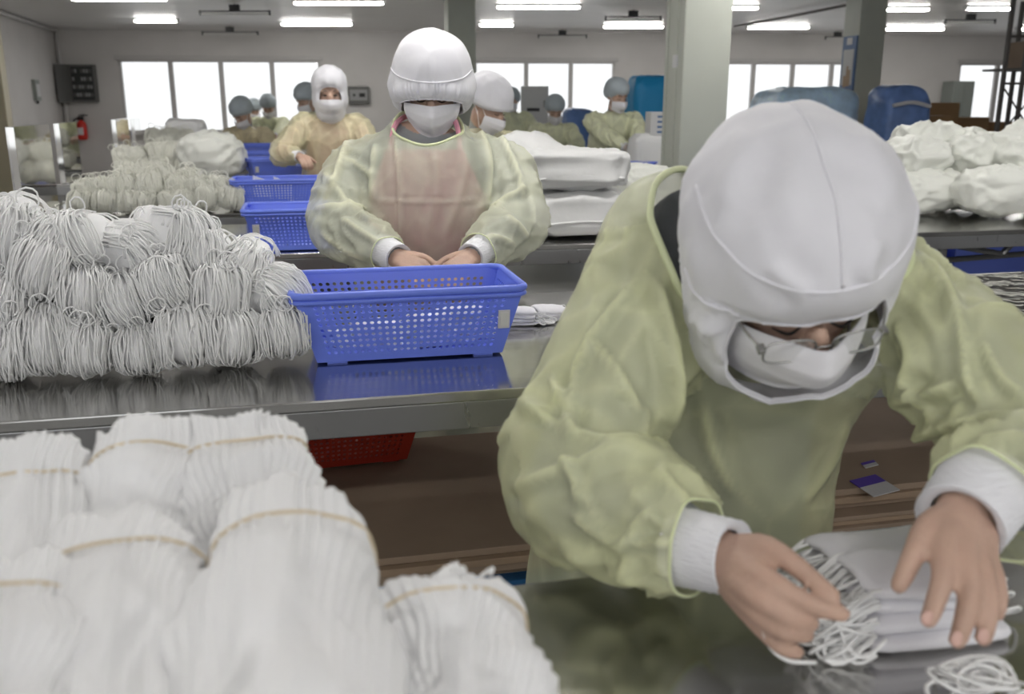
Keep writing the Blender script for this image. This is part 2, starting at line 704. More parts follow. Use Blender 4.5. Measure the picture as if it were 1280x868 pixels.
def wall(name, o, d, nrm, length, h, openings, m, th=0.16):
    S = sorted({0.0, length, *[q for w in openings for q in w[:2]]})
    Z = sorted({0.0, h, *[q for w in openings for q in w[2:]]})
    parts = []
    R = np.array([d, nrm, [0, 0, 1.0]])
    for i in range(len(S) - 1):
        for j in range(len(Z) - 1):
            cs, cz = (S[i] + S[i + 1]) / 2, (Z[j] + Z[j + 1]) / 2
            if any(w[0] < cs < w[1] and w[2] < cz < w[3] for w in openings):
                continue
            parts.append(box(o + d * cs - nrm * th / 2 + np.array([0, 0, cz]), (S[i + 1] - S[i]) / 2, th / 2, (Z[j + 1] - Z[j]) / 2, R))
    ob = add(name, *merge(parts), m)
    tag(ob, kind='structure')
    return ob


fl = add('floor', *box((3, 8.6, -0.05), 14, 12.4, 0.05), FLOORM)
tag(fl, kind='structure')

groups = [([150, 212, 275, 339, 397], 79, 164), ([596, 658, 714, 766], 81, 150), ([908, 943, 992, 1041, 1090], 82, 165), ([1203, 1249, 1300], 81, 156)]
opens = []
for xs, y0, y1 in groups:
    s0, z1 = back_at(xs[0] - 3, y0 - 3)
    s1, _ = back_at(xs[-1] + 3, y0 - 3)
    _, z0 = back_at(xs[0], y1)
    opens.append((s0, s1, 0.84, 2.14))
wall('wall_back', BO, BD, BN, 21.0, CEIL, opens, WALL)
wall('wall_left', BO, LD, LN, 19.0, CEIL, [], WALL)
wall('wall_right', BO + BD * 21.0, np.array([0.05, -1, 0]) / math.hypot(0.05, 1), np.array([-1, -0.05, 0]) / math.hypot(0.05, 1), 21.0, CEIL, [], WALL)

# wall behind the photographer with its own windows
ro = uv(-5.2, -3.4)
wall('wall_rear', ro + RU * 17.0, -RU, RV, 17.0, CEIL, [(0.6 + 2.75 * i, 0.6 + 2.75 * i + 2.2, 0.85, 2.35) for i in range(6)], WALL)

RB = np.array([BD, BN, [0, 0, 1.0]])
for gi, ((xs, y0, y1), (s0, s1, z0, z1)) in enumerate(zip(groups, opens)):
    w = bpy.data.objects.new('window_%d' % (gi + 1), None)
    COL.objects.link(w)
    base = BO + BD * (s0 + s1) / 2 + np.array([0, 0, z0])
    w.location = base
    w['_o'] = [float(c) for c in base]
    tag(w, kind='structure')
    b = 0.045
    fr = []
    for zz in (z0 + b / 2, z1 - b / 2):
        fr.append(box(BO + BD * (s0 + s1) / 2 - BN * 0.05 + np.array([0, 0, zz]), (s1 - s0) / 2, 0.04, b / 2, RB))
    for ss in (s0 + b / 2, s1 - b / 2):
        fr.append(box(BO + BD * ss - BN * 0.05 + np.array([0, 0, (z0 + z1) / 2]), b / 2, 0.04, (z1 - z0) / 2, RB))
    add('window_frame', *merge(fr), TRIMM, w)
    add('window_sill', *bbox(BO + BD * (s0 + s1) / 2 + BN * 0.03 + np.array([0, 0, z0 - 0.025]), (s1 - s0) / 2 + 0.05, 0.06, 0.025, RB), TRIMM, w)
    add('window_head', *bbox(BO + BD * (s0 + s1) / 2 + BN * 0.012 + np.array([0, 0, z1 + 0.03]), (s1 - s0) / 2 + 0.06, 0.014, 0.035, RB), TRIMM, w)
    cut = [s0] + [back_at(x, y0)[0] for x in xs[1:-1]] + [s1]
    for c in cut[1:-1]:
        add('mullion', *box(BO + BD * c - BN * 0.05 + np.array([0, 0, (z0 + z1) / 2]), 0.042, 0.035, (z1 - z0) / 2, RB), TRIMM, w)
    for i in range(len(cut) - 1):
        add('pane', *box(BO + BD * (cut[i] + cut[i + 1]) / 2 - BN * 0.06 + np.array([0, 0, (z0 + z1) / 2]), (cut[i + 1] - cut[i]) / 2 - 0.04, 0.003, (z1 - z0) / 2 - 0.04, RB), GLASSM, w)

# ceiling of long sheet panels
ce = add('ceiling', *box((3, 8.6, CEIL + 0.09), 14, 11.5, 0.06), SEAMM)
tag(ce, kind='structure')
pv, pf = bbox((0, 0, 0), 13.0, 0.588, 0.012, b=0.006)
first = None
for i in range(19):
    p = uv(3.5, -2.2 + i * 1.19, CEIL + 0.012)
    if first is None:
        first = add('ceiling_panel', pv @ RROW, pf, CEILM, ce, local=True)
        q = first
    else:
        q = first.copy()
        COL.objects.link(q)
        q.parent = ce
    q.location = p

# cornice where the side wall meets the ceiling, pipe in the corner
t1 = add('trim_1', *tube([BO + LN * 0.05 + LD * s + np.array([0, 0, CEIL - 0.04]) for s in (0.05, 8, 16)], 0.035, 8), TRIMM)
tag(t1, kind='structure')
t2 = add('trim_2', *tube([BO + LN * 0.08 + BN * 0.08 + np.array([0, 0, z]) for z in (0.02, 1.3, CEIL - 0.05)], 0.03, 8), TRIMM)
tag(t2, kind='structure')


# square columns
def column(px, k, w, name, label, gap=None):
    c = at_k(px, 130, k)
    c[2] = 0
    R = RROW
    o = empty(name, c, label, 'column')
    add('shaft', *bbox(c + np.array([0, 0, CEIL / 2]), w / 2, w / 2, CEIL / 2 - 0.002, R, 0.012), COLM, o)
    add('plinth', *bbox(c + np.array([0, 0, 0.06]), w / 2 + 0.02, w / 2 + 0.02, 0.06, R, 0.006), COLM, o)
    return o, c


colA, cA = column(868, 6.15, 0.325, 'concrete_column', 'pale grey-green square column standing behind the bent worker')
# shallow chases in the near column's shaded face
for dv in (-0.06, 0.10):
    add('corner_bead', *box(cA - RU * 0.166 + RV * dv + np.array([0, 0, 1.5]), 0.006, 0.012, 1.13, RROW), COLM, colA)
add('switch_plate', *bbox(cA - RU * 0.170 - RV * 0.05 + np.array([0, 0, 1.62]), 0.008, 0.03, 0.04, RROW, 0.003), CABW, colA)
column(576, 12.3, 0.36, 'concrete_column', 'grey square column rising behind the middle worker in pink apron')
colC, cC = column(1072, 11.8, 0.36, 'concrete_column', 'grey square column with a poster hung on its side')
cY = at_k(-8, 130, 11.8)
cY[2] = 0
o = empty('door_post', cY, 'beige square post at the edge beside the side wall', 'post')
add('shaft', *bbox(cY + np.array([0, 0, 1.3]), 0.17, 0.12, 1.3, RROW, 0.01), YPOST, o)
add('plinth', *bbox(cY + np.array([0, 0, 0.05]), 0.185, 0.135, 0.05, RROW, 0.006), YPOST, o)

# poster on the column
pc = cC - RU * 0.19 - RV * 0.02 + np.array([0, 0, 0])
zt = at_k(1062, 47, 11.8)[2]
zb = at_k(1066, 117, 11.8)[2]
pc[2] = (zt + zb) / 2
po = empty('poster', pc, 'framed poster with blue header and tan picture on column', 'poster')
hh = (zt - zb) / 2
add('frame', *bbox(pc, 0.012, 0.15, hh, RROW, 0.003), POSTB, po)
add('sheet', *box(pc - RU * 0.014 + np.array([0, 0, -0.03]), 0.002, 0.115, hh * 0.62, RROW), POSTW, po)
add('header', *box(pc - RU * 0.014 + np.array([0, 0, hh * 0.82]), 0.002, 0.06, hh * 0.12, RROW), CABW, po)
fg = [box(pc - RU * 0.018 + RV * d + np.array([0, 0, z]), 0.0015, w, h, RROW) for d, z, w, h in ((-0.03, -0.16, 0.045, 0.10), (0.04, -0.20, 0.03, 0.07), (-0.01, -0.05, 0.02, 0.035))]
for v, f in fg:
    add('picture', v, f, POSTT, po)


# ------------------------------------------------------------------ ceiling lamps
def lamp(p0, p1, label, lit=True, name='ceiling_lamp'):
    c = (p0 + p1) / 2
    o = empty(name, c, label, 'ceiling lamp', 'fluorescent ceiling lamps')
    d = unit(p1 - p0)
    R = np.array([d, np.cross([0, 0, 1], d), [0, 0, 1.0]])
    L = np.linalg.norm(p1 - p0) / 2
    zc = CEIL - 0.02
    cc = np.array([c[0], c[1], zc])
    add('housing', *bbox(cc + np.array([0, 0, 0.004]), L + 0.03, 0.06, 0.015, R, 0.004), FIXM, o)
    add('diffuser', *bbox(cc - np.array([0, 0, 0.023]), L, 0.048, 0.012, R, 0.008), TUBEM, o)
    for s in (-1, 1):
        add('socket', *bbox(cc + d * s * (L + 0.012) - np.array([0, 0, 0.020]), 0.010, 0.05, 0.018, R, 0.004), FIXM, o)
    return o


def hang_lamp(px0, px1, py, label):
    """Unlit tube carried on a dark bar with a ballast box."""
    p0, p1 = at_z(px0, py, CEIL - 0.10), at_z(px1, py, CEIL - 0.10)
    c = (p0 + p1) / 2
    o = empty('hanging_lamp', c, label, 'ceiling lamp', 'unlit hanging lamps')
    d = unit(p1 - p0)
    R = np.array([d, np.cross([0, 0, 1], d), [0, 0, 1.0]])
    L = np.linalg.norm(p1 - p0) / 2
    z = np.array([0, 0, 1.0])
    add('bar', *bbox(c, L, 0.012, 0.008, R, 0.003), BLACK, o)
    add('ballast', *bbox(c + z * 0.045, 0.07, 0.03, 0.04, R, 0.006), BLACK, o)
    add('hanger', *tube([c + z * 0.08, c + z * 0.098], 0.008, 6), BLACK, o)
    for s in (-1, 1):
        add('bracket', *bbox(c + d * s * L - z * 0.02, 0.012, 0.016, 0.034, R, 0.003), BLACK, o)
    add('tube', *tube([c + d * s * (L - 0.01) - z * 0.035 for s in (-1, 0, 1)], 0.013, 8), OFFT, o)


LZ = CEIL - 0.06
for x0, x1, y, lb in [
    (92, 208, 1, 'lit ceiling tube at the top edge above the fuse panel'),
    (369, 479, 6, 'lit ceiling tube above the woman in white hood'),
    (622, 724, 11, 'lit ceiling tube just beside the middle worker hood'),
    (170, 221, 28, 'short lit ceiling tube nearest the back corner by fuse panel'),
    (353, 440, 32, 'far lit ceiling tube above the four-pane window'),
    (600, 641, 33, 'far lit ceiling tube peeking beside the middle column'),
    (755, 828, 35, 'far lit ceiling tube half behind the near column'),
    (935, 1010, 36, 'far lit ceiling tube between near column and poster column'),
    (915, 946, 12, 'lit ceiling tube emerging from behind the near column'),
    (1107, 1159, 14, 'lit ceiling tube just past the poster column, nearer one'),
    (1107, 1178, 38, 'far lit ceiling tube just past the poster column'),
    (1208, 1262, 13, 'wide lit ceiling tube near the steel rack, nearer one'),
    (1272, 1310, 38, 'far lit ceiling tube above the steel rack'),
]:
    a, b = at_z(x0, y, LZ), at_z(x1, y, LZ)
    b = a + RU * 0 + (b - a)
    lamp(a, b, lb)
# the same lamps go on overhead, above the work tables
nm = iter(['over the foreground table', 'over the basket table', 'over the wrapped packs table', 'over the cream bundle table'])
for v, wd in ((-1.3, 'aisle behind the foreground table'), (2.5, 'blue basket table'), (5.4, 'wrapped pack aisle')):
    for u, sd in ((-2.2, 'one end'), (0.5, 'the middle'), (3.2, 'the other end')):
        c = uv(u, v, LZ)
        lamp(c - RU * 0.6, c + RU * 0.6, 'lit ceiling tube overhead at %s of the %s' % (sd, wd))
for x0, x1, y, lb in [(250, 337, 14, 'unlit tube on dark bar in front of four-pane window, nearer one'), (253, 322, 40, 'unlit tube on dark bar close above four-pane window'),
                      (673, 733, 44, 'unlit tube on dark bar above the white control cabinet'), (757, 826, 21, 'unlit tube on dark bar beside the near column top'),
                      (1032, 1062, 46, 'unlit tube on dark bar against the poster column'), (1182, 1244, 25, 'unlit tube on dark bar near the steel rack')]:
    hang_lamp(x0, x1, y, lb)
cb = [at_z(918, 33, CEIL - 0.05), at_z(990, 20, CEIL - 0.07), at_z(1060, 6, CEIL - 0.05)]
o = add('ceiling_conduit', *tube(spline(cb, 10), 0.02, 8), RACKM)
tag(o, 'dark conduit running slantwise under the ceiling behind near column', 'pipe')


# ------------------------------------------------------------------ work tables
def table(u0, u1, v0, v1, label, top=STEEL, h=0.85, apron=0.052, shelf=True, legs=None, name='work_table', edge=STEELB):
    c = uv((u0 + u1) / 2, (v0 + v1) / 2, 0)
    o = empty(name, c, label, 'table', 'stainless work tables')
    L, D = (u1 - u0) / 2, (v1 - v0) / 2
    z = np.array([0, 0, 1.0])
    add('table_top', *bbox(c + z * (h - 0.010), L, D, 0.010, RROW, 0.003), top, o)
    add('front_apron', *bbox(c - RV * (D - 0.008) + z * (h - 0.020 - apron / 2), L - 0.004, 0.006, apron / 2, RROW, 0.002), edge, o)
    add('rear_apron', *bbox(c + RV * (D - 0.008) + z * (h - 0.020 - apron / 2), L - 0.004, 0.006, apron / 2, RROW, 0.002), edge, o)
    for s in (-1, 1):
        add('end_apron', *bbox(c + RU * s * (L - 0.008) + z * (h - 0.020 - apron / 2), 0.006, D - 0.016, apron / 2, RROW, 0.002), edge, o)
    if legs is None:
        n = max(2, int(round((u1 - u0) / 1.5)) + 1)
        legs = np.linspace(-L + 0.06, L - 0.06, n)
    for lu in legs:
        for s in (-1, 1):
            p = c + RU * lu + RV * s * (D - 0.05)
            lg = add('leg', *tube([p + z * 0.0, p + z * 0.4, p + z * (h - 0.02)], 0.02, 10), LEGM, o)
            add('foot', *tube([p + z * 0.001, p + z * 0.025], 0.028, 10), BLACK, lg)
        add('cross_bar', *tube([c + RU * lu + RV * s * (D - 0.05) + z * 0.2 for s in (-1, 0, 1)], 0.012, 8), LEGM, o)
    if shelf:
        add('lower_shelf', *bbox(c + z * 0.235 + RV * 0.02, L - 0.03, D - 0.04, 0.012, RROW, 0.003), edge, o)
    return o


UE4 = to_uv(at_v(12, 262, 4.56))[0]
UE5 = to_uv(at_v(70, 230, 6.52))[0]
UE6 = to_uv(at_v(140, 205, 7.97))[0]
UE7 = to_uv(at_v(162, 180, 10.02))[0]
table(-1.5, 3.0, 0.02, 0.87, 'stainless table in the foreground under the bent worker hands', legs=[-2.19, 2.19], shelf=False)
table(-1.75, 3.2, 1.56, 2.40, 'long stainless table holding the blue basket and cord bundles', legs=[-2.4, 2.4], shelf=False)
table(-2.3, 3.9, 3.25, 4.12, 'stainless table carrying the big wrapped packs behind the middle worker', legs=[-3.0, -0.55, 1.16, 1.75, 3.0], shelf=False)
table(UE4, 0.32, 4.54, 5.30, 'stainless table with cream cord bundles and second blue basket', shelf=False)
table(UE5, 0.05, 6.50, 7.15, 'stainless table under the big cream heap past the hooded woman', shelf=False)
table(0.9, 4.2, 6.40, 7.10, 'stainless table half hidden behind the near column', shelf=False)
table(UE6, 0.6, 7.95, 8.70, 'stainless table in front of the worker in warm beige gown', shelf=False)
table(UE7, 1.4, 10.0, 10.6, 'farthest stainless table before the four-pane window', shelf=False)

# clear film lying on the basket table at its far end
fv, ff = [], []
nu_, nv_ = 50, 26
for j in range(nv_ + 1):
    for i in range(nu_ + 1):
        u, v = 1.35 + 1.5 * i / nu_, 1.60 + 0.76 * j / nv_
        fv.append(uv(u, v, 0.8525 + 0.005 * max(0, ridge((u * 5, v * 9, 0.3))) + 0.003 * max(0, ridge((u * 14, v * 20, 1.3)))))
for j in range(nv_):
    for i in range(nu_):
        a = j * (nu_ + 1) + i
        ff.append((a, a + 1, a + nu_ + 2, a + nu_ + 1))
o = add('plastic_film', fv, ff, FILM, smooth=True)
tag(o, 'crinkled shiny plastic film spread on the basket table past the bent worker', 'film')
fv, ff = [], []
for j in range(16):
    for i in range(41):
        u, v = -1.6 + 1.0 * i / 40, 3.27 + 0.66 * j / 15
        fv.append(uv(u, v, 0.8525 + 0.005 * max(0, ridge((u * 3, v * 16, 4.3)))))
for j in range(15):
    for i in range(40):
        a = j * 41 + i
        ff.append((a, a + 1, a + 42, a + 41))
o = add('plastic_film', fv, ff, FILM, smooth=True)
tag(o, 'crinkled shiny film on the table left of the second blue basket', 'film')


# polished upright sheets closing the ends of the tables
def end_panel(u, v0, v1, zt, label):
    c = uv(u, (v0 + v1) / 2, 0.85)
    o = empty('steel_end_panel', c, label, 'panel', 'polished upright panels')
    h, D = (zt - 0.85) / 2, (v1 - v0) / 2
    add('sheet', *bbox(c + UPZ * (h + 0.004), 0.004, D, h, RROW, 0.002), MIRROR, o)
    add('folded_edge', *bbox(c + RU * 0.016 - RV * (D - 0.006) + UPZ * (h + 0.004), 0.016, 0.005, h, RROW, 0.002), MIRROR, o)
    add('foot_flange', *bbox(c + RU * 0.020 + UPZ * 0.004, 0.022, D - 0.012, 0.003, RROW, 0.001), MIRROR, o)
    return o


UPZ = np.array([0, 0, 1.0])
for ue, v0, v1, zt, lb in ((UE4, 4.56, 5.28, at_v(15, 160, 4.56)[2], 'large polished steel end panel nearest the side wall'),
                           (UE5, 6.52, 7.13, at_v(72, 155, 6.52)[2], 'polished steel end panel beside the cream bundle pile'),
                           (UE6, 7.97, 8.68, at_v(141, 150, 7.97)[2], 'thin polished steel end panel above the cream heap'),
                           (UE7, 10.02, 10.58, at_v(163, 149, 10.02)[2], 'small polished steel end panel farthest back at the window')):
    end_panel(ue + 0.03, v0, v1, zt, lb)


# ------------------------------------------------------------------ people
def head_matrix(yaw, pitch, roll):
    return rotz(yaw) @ rotx(pitch) @ roty(roll)


class Head:
    def __init__(s, c, yaw=0, pitch=0, roll=0, scale=1.0):
        s.c = np.asarray(c, float)
        s.R = head_matrix(math.radians(yaw), math.radians(pitch), math.radians(roll))
        s.k = scale

    def w(s, p):
        return s.c + (np.asarray(p, float) * s.k) @ s.R.T


def head_solid(h):
    k = h.k
    P = []

    def e(c, r):
        v, f = ellipsoid((0, 0, 0), r, nu=20, nv=14)
        P.append((h.w(v + np.asarray(c)), f))
    e((0, 0.010, 0.030), (0.074, 0.092, 0.085))     # cranium
    e((0, -0.022, -0.040), (0.064, 0.066, 0.078))   # face
    e((0, -0.045, -0.092), (0.040, 0.038, 0.030))   # chin
    e((0, -0.096, -0.040), (0.014, 0.014, 0.028))   # nose
    e((0, -0.104, -0.056), (0.017, 0.013, 0.012))
    e((0, -0.086, -0.083), (0.025, 0.009, 0.010))   # mouth
    for s in (-1, 1):
        e((s * 0.030, -0.073, 0.004), (0.026, 0.014, 0.009))   # brow
        e((s * 0.074, 0.012, -0.022), (0.009, 0.018, 0.030))   # ear
    return P


def shell(h, ells, pole, theta0, nphi=72, nth=34, wr=None, thick=0.004):
    """Star-shaped cloth shell round the head with an opening round the pole direction."""
    pole = unit(pole)
    ex = np.array([1.0, 0, 0])
    ez = unit(np.cross(ex, pole))
    ez = ez if ez[2] > 0 else -ez
    ph = np.linspace(0, 2 * np.pi, nphi, endpoint=False)
    V = []
    C = [np.asarray(c, float) for c, r in ells]
    Rr = [np.asarray(r, float) for c, r in ells]
    for j in range(nth + 1):
        for p in ph:
            t0 = theta0(p)
            th = t0 + (math.pi - 0.02 - t0) * (j / nth)
            d = math.cos(th) * pole + math.sin(th) * (math.cos(p) * ex + math.sin(p) * ez)
            best = []
            for c, r in zip(C, Rr):
                a = np.sum((d / r) ** 2)
                b = -2 * np.sum(d * c / r ** 2)
                q = np.sum((c / r) ** 2) - 1
                D = b * b - 4 * a * q
                best.append((-b + math.sqrt(D)) / (2 * a) if D > 0 else 0)
            best = np.array(best)
            s = 60.0
            R = math.log(np.sum(np.exp(s * best))) / s
            x = d * R
            if wr is not None:
                x = x + d * wr(th - t0, p, x)
            V.append(x)
    V = np.array(V)
    n = nphi
    rim = V[:n].copy()
    inner = rim * 0.965
    Vall = np.concatenate([V, inner])
    F = []
    for j in range(nth):
        for k in range(n):
            l = (k + 1) % n
            F.append((j * n + k, j * n + l, (j + 1) * n + l, (j + 1) * n + k))
    F.append(tuple(nth * n + k for k in range(n)))
    o = len(V)
    for k in range(n):
        l = (k + 1) % n
        F.append((o + k, o + l, l, k))
    return h.w(Vall), F, h.w(rim)


def shell_point(h, ells, d):
    d = unit(d)
    best = []
    for c, r in ells:
        c, r = np.asarray(c, float), np.asarray(r, float)
        a = np.sum((d / r) ** 2)
        b = -2 * np.sum(d * c / r ** 2)
        q = np.sum((c / r) ** 2) - 1
        D = b * b - 4 * a * q
        best.append((-b + math.sqrt(D)) / (2 * a) if D > 0 else 0)
    best = np.array(best)
    return d * (math.log(np.sum(np.exp(60 * best))) / 60 + 0.001)


def face_mask(h, parent, w=0.082, ztop=-0.030, zbot=-0.128, point=0.0, bulge=0.0, m=MASKM, loops=True, side=0.05, narrow=0.12):
    nu, nv = 30, 20
    V = []
    for j in range(nv + 1):
        t = j / nv
        for i in range(nu + 1):
            s = -1 + 2 * i / nu
            ww = w * (1 - narrow * t) * (1 - 0.12 * (1 - t) ** 4)
            x = ww * s
            z = ztop + (zbot - ztop) * t - point * t * (1 - s * s) ** 1.2 - 0.012 * (1 - t) * abs(s) ** 2
            y = -(0.092 + bulge) - 0.027 * math.sin(math.pi * min(1, t * 1.05 + 0.12)) * (1 - abs(s) ** 1.6) - 0.014 * math.exp(-(s / 0.3) ** 2) * (1 - t) + side * abs(s) ** 2.2 + 0.035 * max(0, t - 0.6) ** 1.3
            y += 0.0028 * (((t * 4.0) % 1.0) - 0.5) * (1 - s ** 4)
            V.append((x, y, z))
    V = np.array(V)
    F = []
    for j in range(nv):
        for i in range(nu):
            a = j * (nu + 1) + i
            F.append((a, a + nu + 1, a + nu + 2, a + 1))
    back = V + np.array([0, 0.0025, 0])
    n = len(V)
    FB = [tuple(q + n for q in f[::-1]) for f in F]
    ob = add('face_mask', h.w(np.concatenate([V, back])), F + FB, m, parent, smooth=True)
    if loops:
        for s in (-1, 1):
            i = nu if s > 0 else 0
            a, b = V[i], V[nv * (nu + 1) + i]
            pts = spline([a, (s * 0.084, -0.01, -0.012), (s * 0.083, 0.028, -0.03), (s * 0.082, -0.005, -0.055), b], 16)
            add('ear_loop', *tube(h.w(pts), 0.0016 * h.k, 6), LOOPM, ob)
    return ob


def eyes(h, parent, open_=False):
    """Eyes lowered to the work: lash lines (or a narrow open eye), brows."""
    for s in (-1, 1):
        if open_:
            v, f = ellipsoid((s * 0.030, -0.0840, -0.018), (0.013, 0.006, 0.0042), nu=12, nv=8)
            add('eye', h.w(v), f, HAIR, parent, smooth=True)
        else:
            pts = spline([(s * 0.016, -0.0850, -0.020), (s * 0.030, -0.0885, -0.0245), (s * 0.046, -0.0790, -0.021)], 8)
            add('eyelid', *tube(h.w(pts), np.array([0.0008, 0.0014, 0.0018, 0.002, 0.002, 0.0018, 0.0014, 0.0008]) * h.k, 6), HAIR, parent)
        pts = spline([(s * 0.014, -0.0890, 0.003), (s * 0.030, -0.0880, 0.0085), (s * 0.048, -0.077, 0.004)], 8)
        add('eyebrow', *tube(h.w(pts), np.array([0.0012, 0.002, 0.0024, 0.0024, 0.0022, 0.002, 0.0016, 0.001]) * h.k, 6), HAIR, parent)


def two_bone(a, c, l1, l2, pole):
    a, c = np.asarray(a, float), np.asarray(c, float)
    d = np.linalg.norm(c - a)
    d = min(d, (l1 + l2) * 0.995)
    x = (l1 * l1 - l2 * l2 + d * d) / (2 * d)
    h = math.sqrt(max(l1 * l1 - x * x, 0))
    t = unit(c - a)
    p = unit(np.asarray(pole) - t * np.dot(pole, t))
    return a + t * x + p * h


def hand_chains(w, fwd, side, up, sgn, curl=0.5, k=1.0):
    """Palm and five fingers. side points to the thumb. Returns limbs."""
    w, fwd, side, up = [np.asarray(q, float) for q in (w, fwd, side, up)]
    P = []
    kn = []
    for i, (o, l, r) in enumerate(((0.030, 0.074, 0.0088), (0.010, 0.080, 0.0090), (-0.011, 0.074, 0.0086), (-0.030, 0.060, 0.0078))):
        a = w + (fwd * 0.085 + side * o) * k
        P.append(limb([w + side * o * 0.5 * k, (w + a) / 2 + up * 0.004 * k, a], np.array([0.016, 0.0145, 0.011]) * k, 10, 8))
        ch = [a]
        ang = 0
        for s in (0.45, 0.32, 0.25):
            ang += curl * 0.75
            ch.append(ch[-1] + (fwd * math.cos(ang) - up * math.sin(ang)) * l * s * k)
        P.append(limb(ch, np.array([r * 1.08, r, r * 0.92, r * 0.75]) * k, 10, 12))
    t0 = w + (fwd * 0.018 + side * 0.022) * k
    d1 = unit(fwd * 0.7 + side * 0.65 - up * 0.3)
    d2 = unit(fwd * 0.95 + side * 0.2 - up * 0.35)
    P.append(limb([w + fwd * 0.005 * k, t0, t0 + d1 * 0.045 * k, t0 + d1 * 0.045 * k + d2 * 0.032 * k, t0 + d1 * 0.045 * k + d2 * 0.056 * k], np.array([0.015, 0.015, 0.0115, 0.0100, 0.0078]) * k, 10, 14))
    return P


def cuff(a, b, r, parent, name='cuff', m=CUFFM):
    a, b = np.asarray(a, float), np.asarray(b, float)
    t = np.linspace(0, 1, 16)
    pts = a + t[:, None] * (b - a)
    rr = r * (1.08 - 0.10 * t + 0.012 * np.sin(t * 40))
    v, f = tube(pts, rr, 28, cap=False)
    n = 28
    # turned-in end
    c = pts[-1]
    ring = v[-n:]
    v2 = np.concatenate([v, c + (ring - c) * 0.72 - (b - a) * 0.12])
    o = len(v)
    f = f + [(o - n + k, o - n + (k + 1) % n, o + (k + 1) % n, o + k) for k in range(n)]
    return add(name, v2, f, m, parent, smooth=True)


def edge_loops(F):
    """Ordered vertex loops along the open edges."""
    cnt = {}
    for f in F:
        for i in range(len(f)):
            e = (f[i], f[(i + 1) % len(f)])
            k = (min(e), max(e))
            cnt[k] = cnt.get(k, 0) + 1
    nb = {}
    for (a, b), c in cnt.items():
        if c == 1:
            nb.setdefault(a, []).append(b)
            nb.setdefault(b, []).append(a)
    out, seen = [], set()
    for s in nb:
        if s in seen:
            continue
        loop, cur, prev = [s], s, None
        seen.add(s)
        while True:
            nx = [q for q in nb[cur] if q != prev and q not in seen]
            if not nx:
                break
            prev, cur = cur, nx[0]
            seen.add(cur)
            loop.append(cur)
        if len(loop) >= 12:
            out.append(loop)
    return out


def bind_edges(V, F, parent, r=0.005, m=HEMM):
    """Smooth each open edge of the gown and sew a binding round it (neck first, then the sleeve ends)."""
    P0 = []
    for loop in edge_loops(F):
        P = V[loop]
        for _ in range(24):
            P = 0.5 * P + 0.25 * (np.roll(P, 1, 0) + np.roll(P, -1, 0))
        V[loop] = P
        P0.append(P)
    return sorted(P0, key=len, reverse=True)


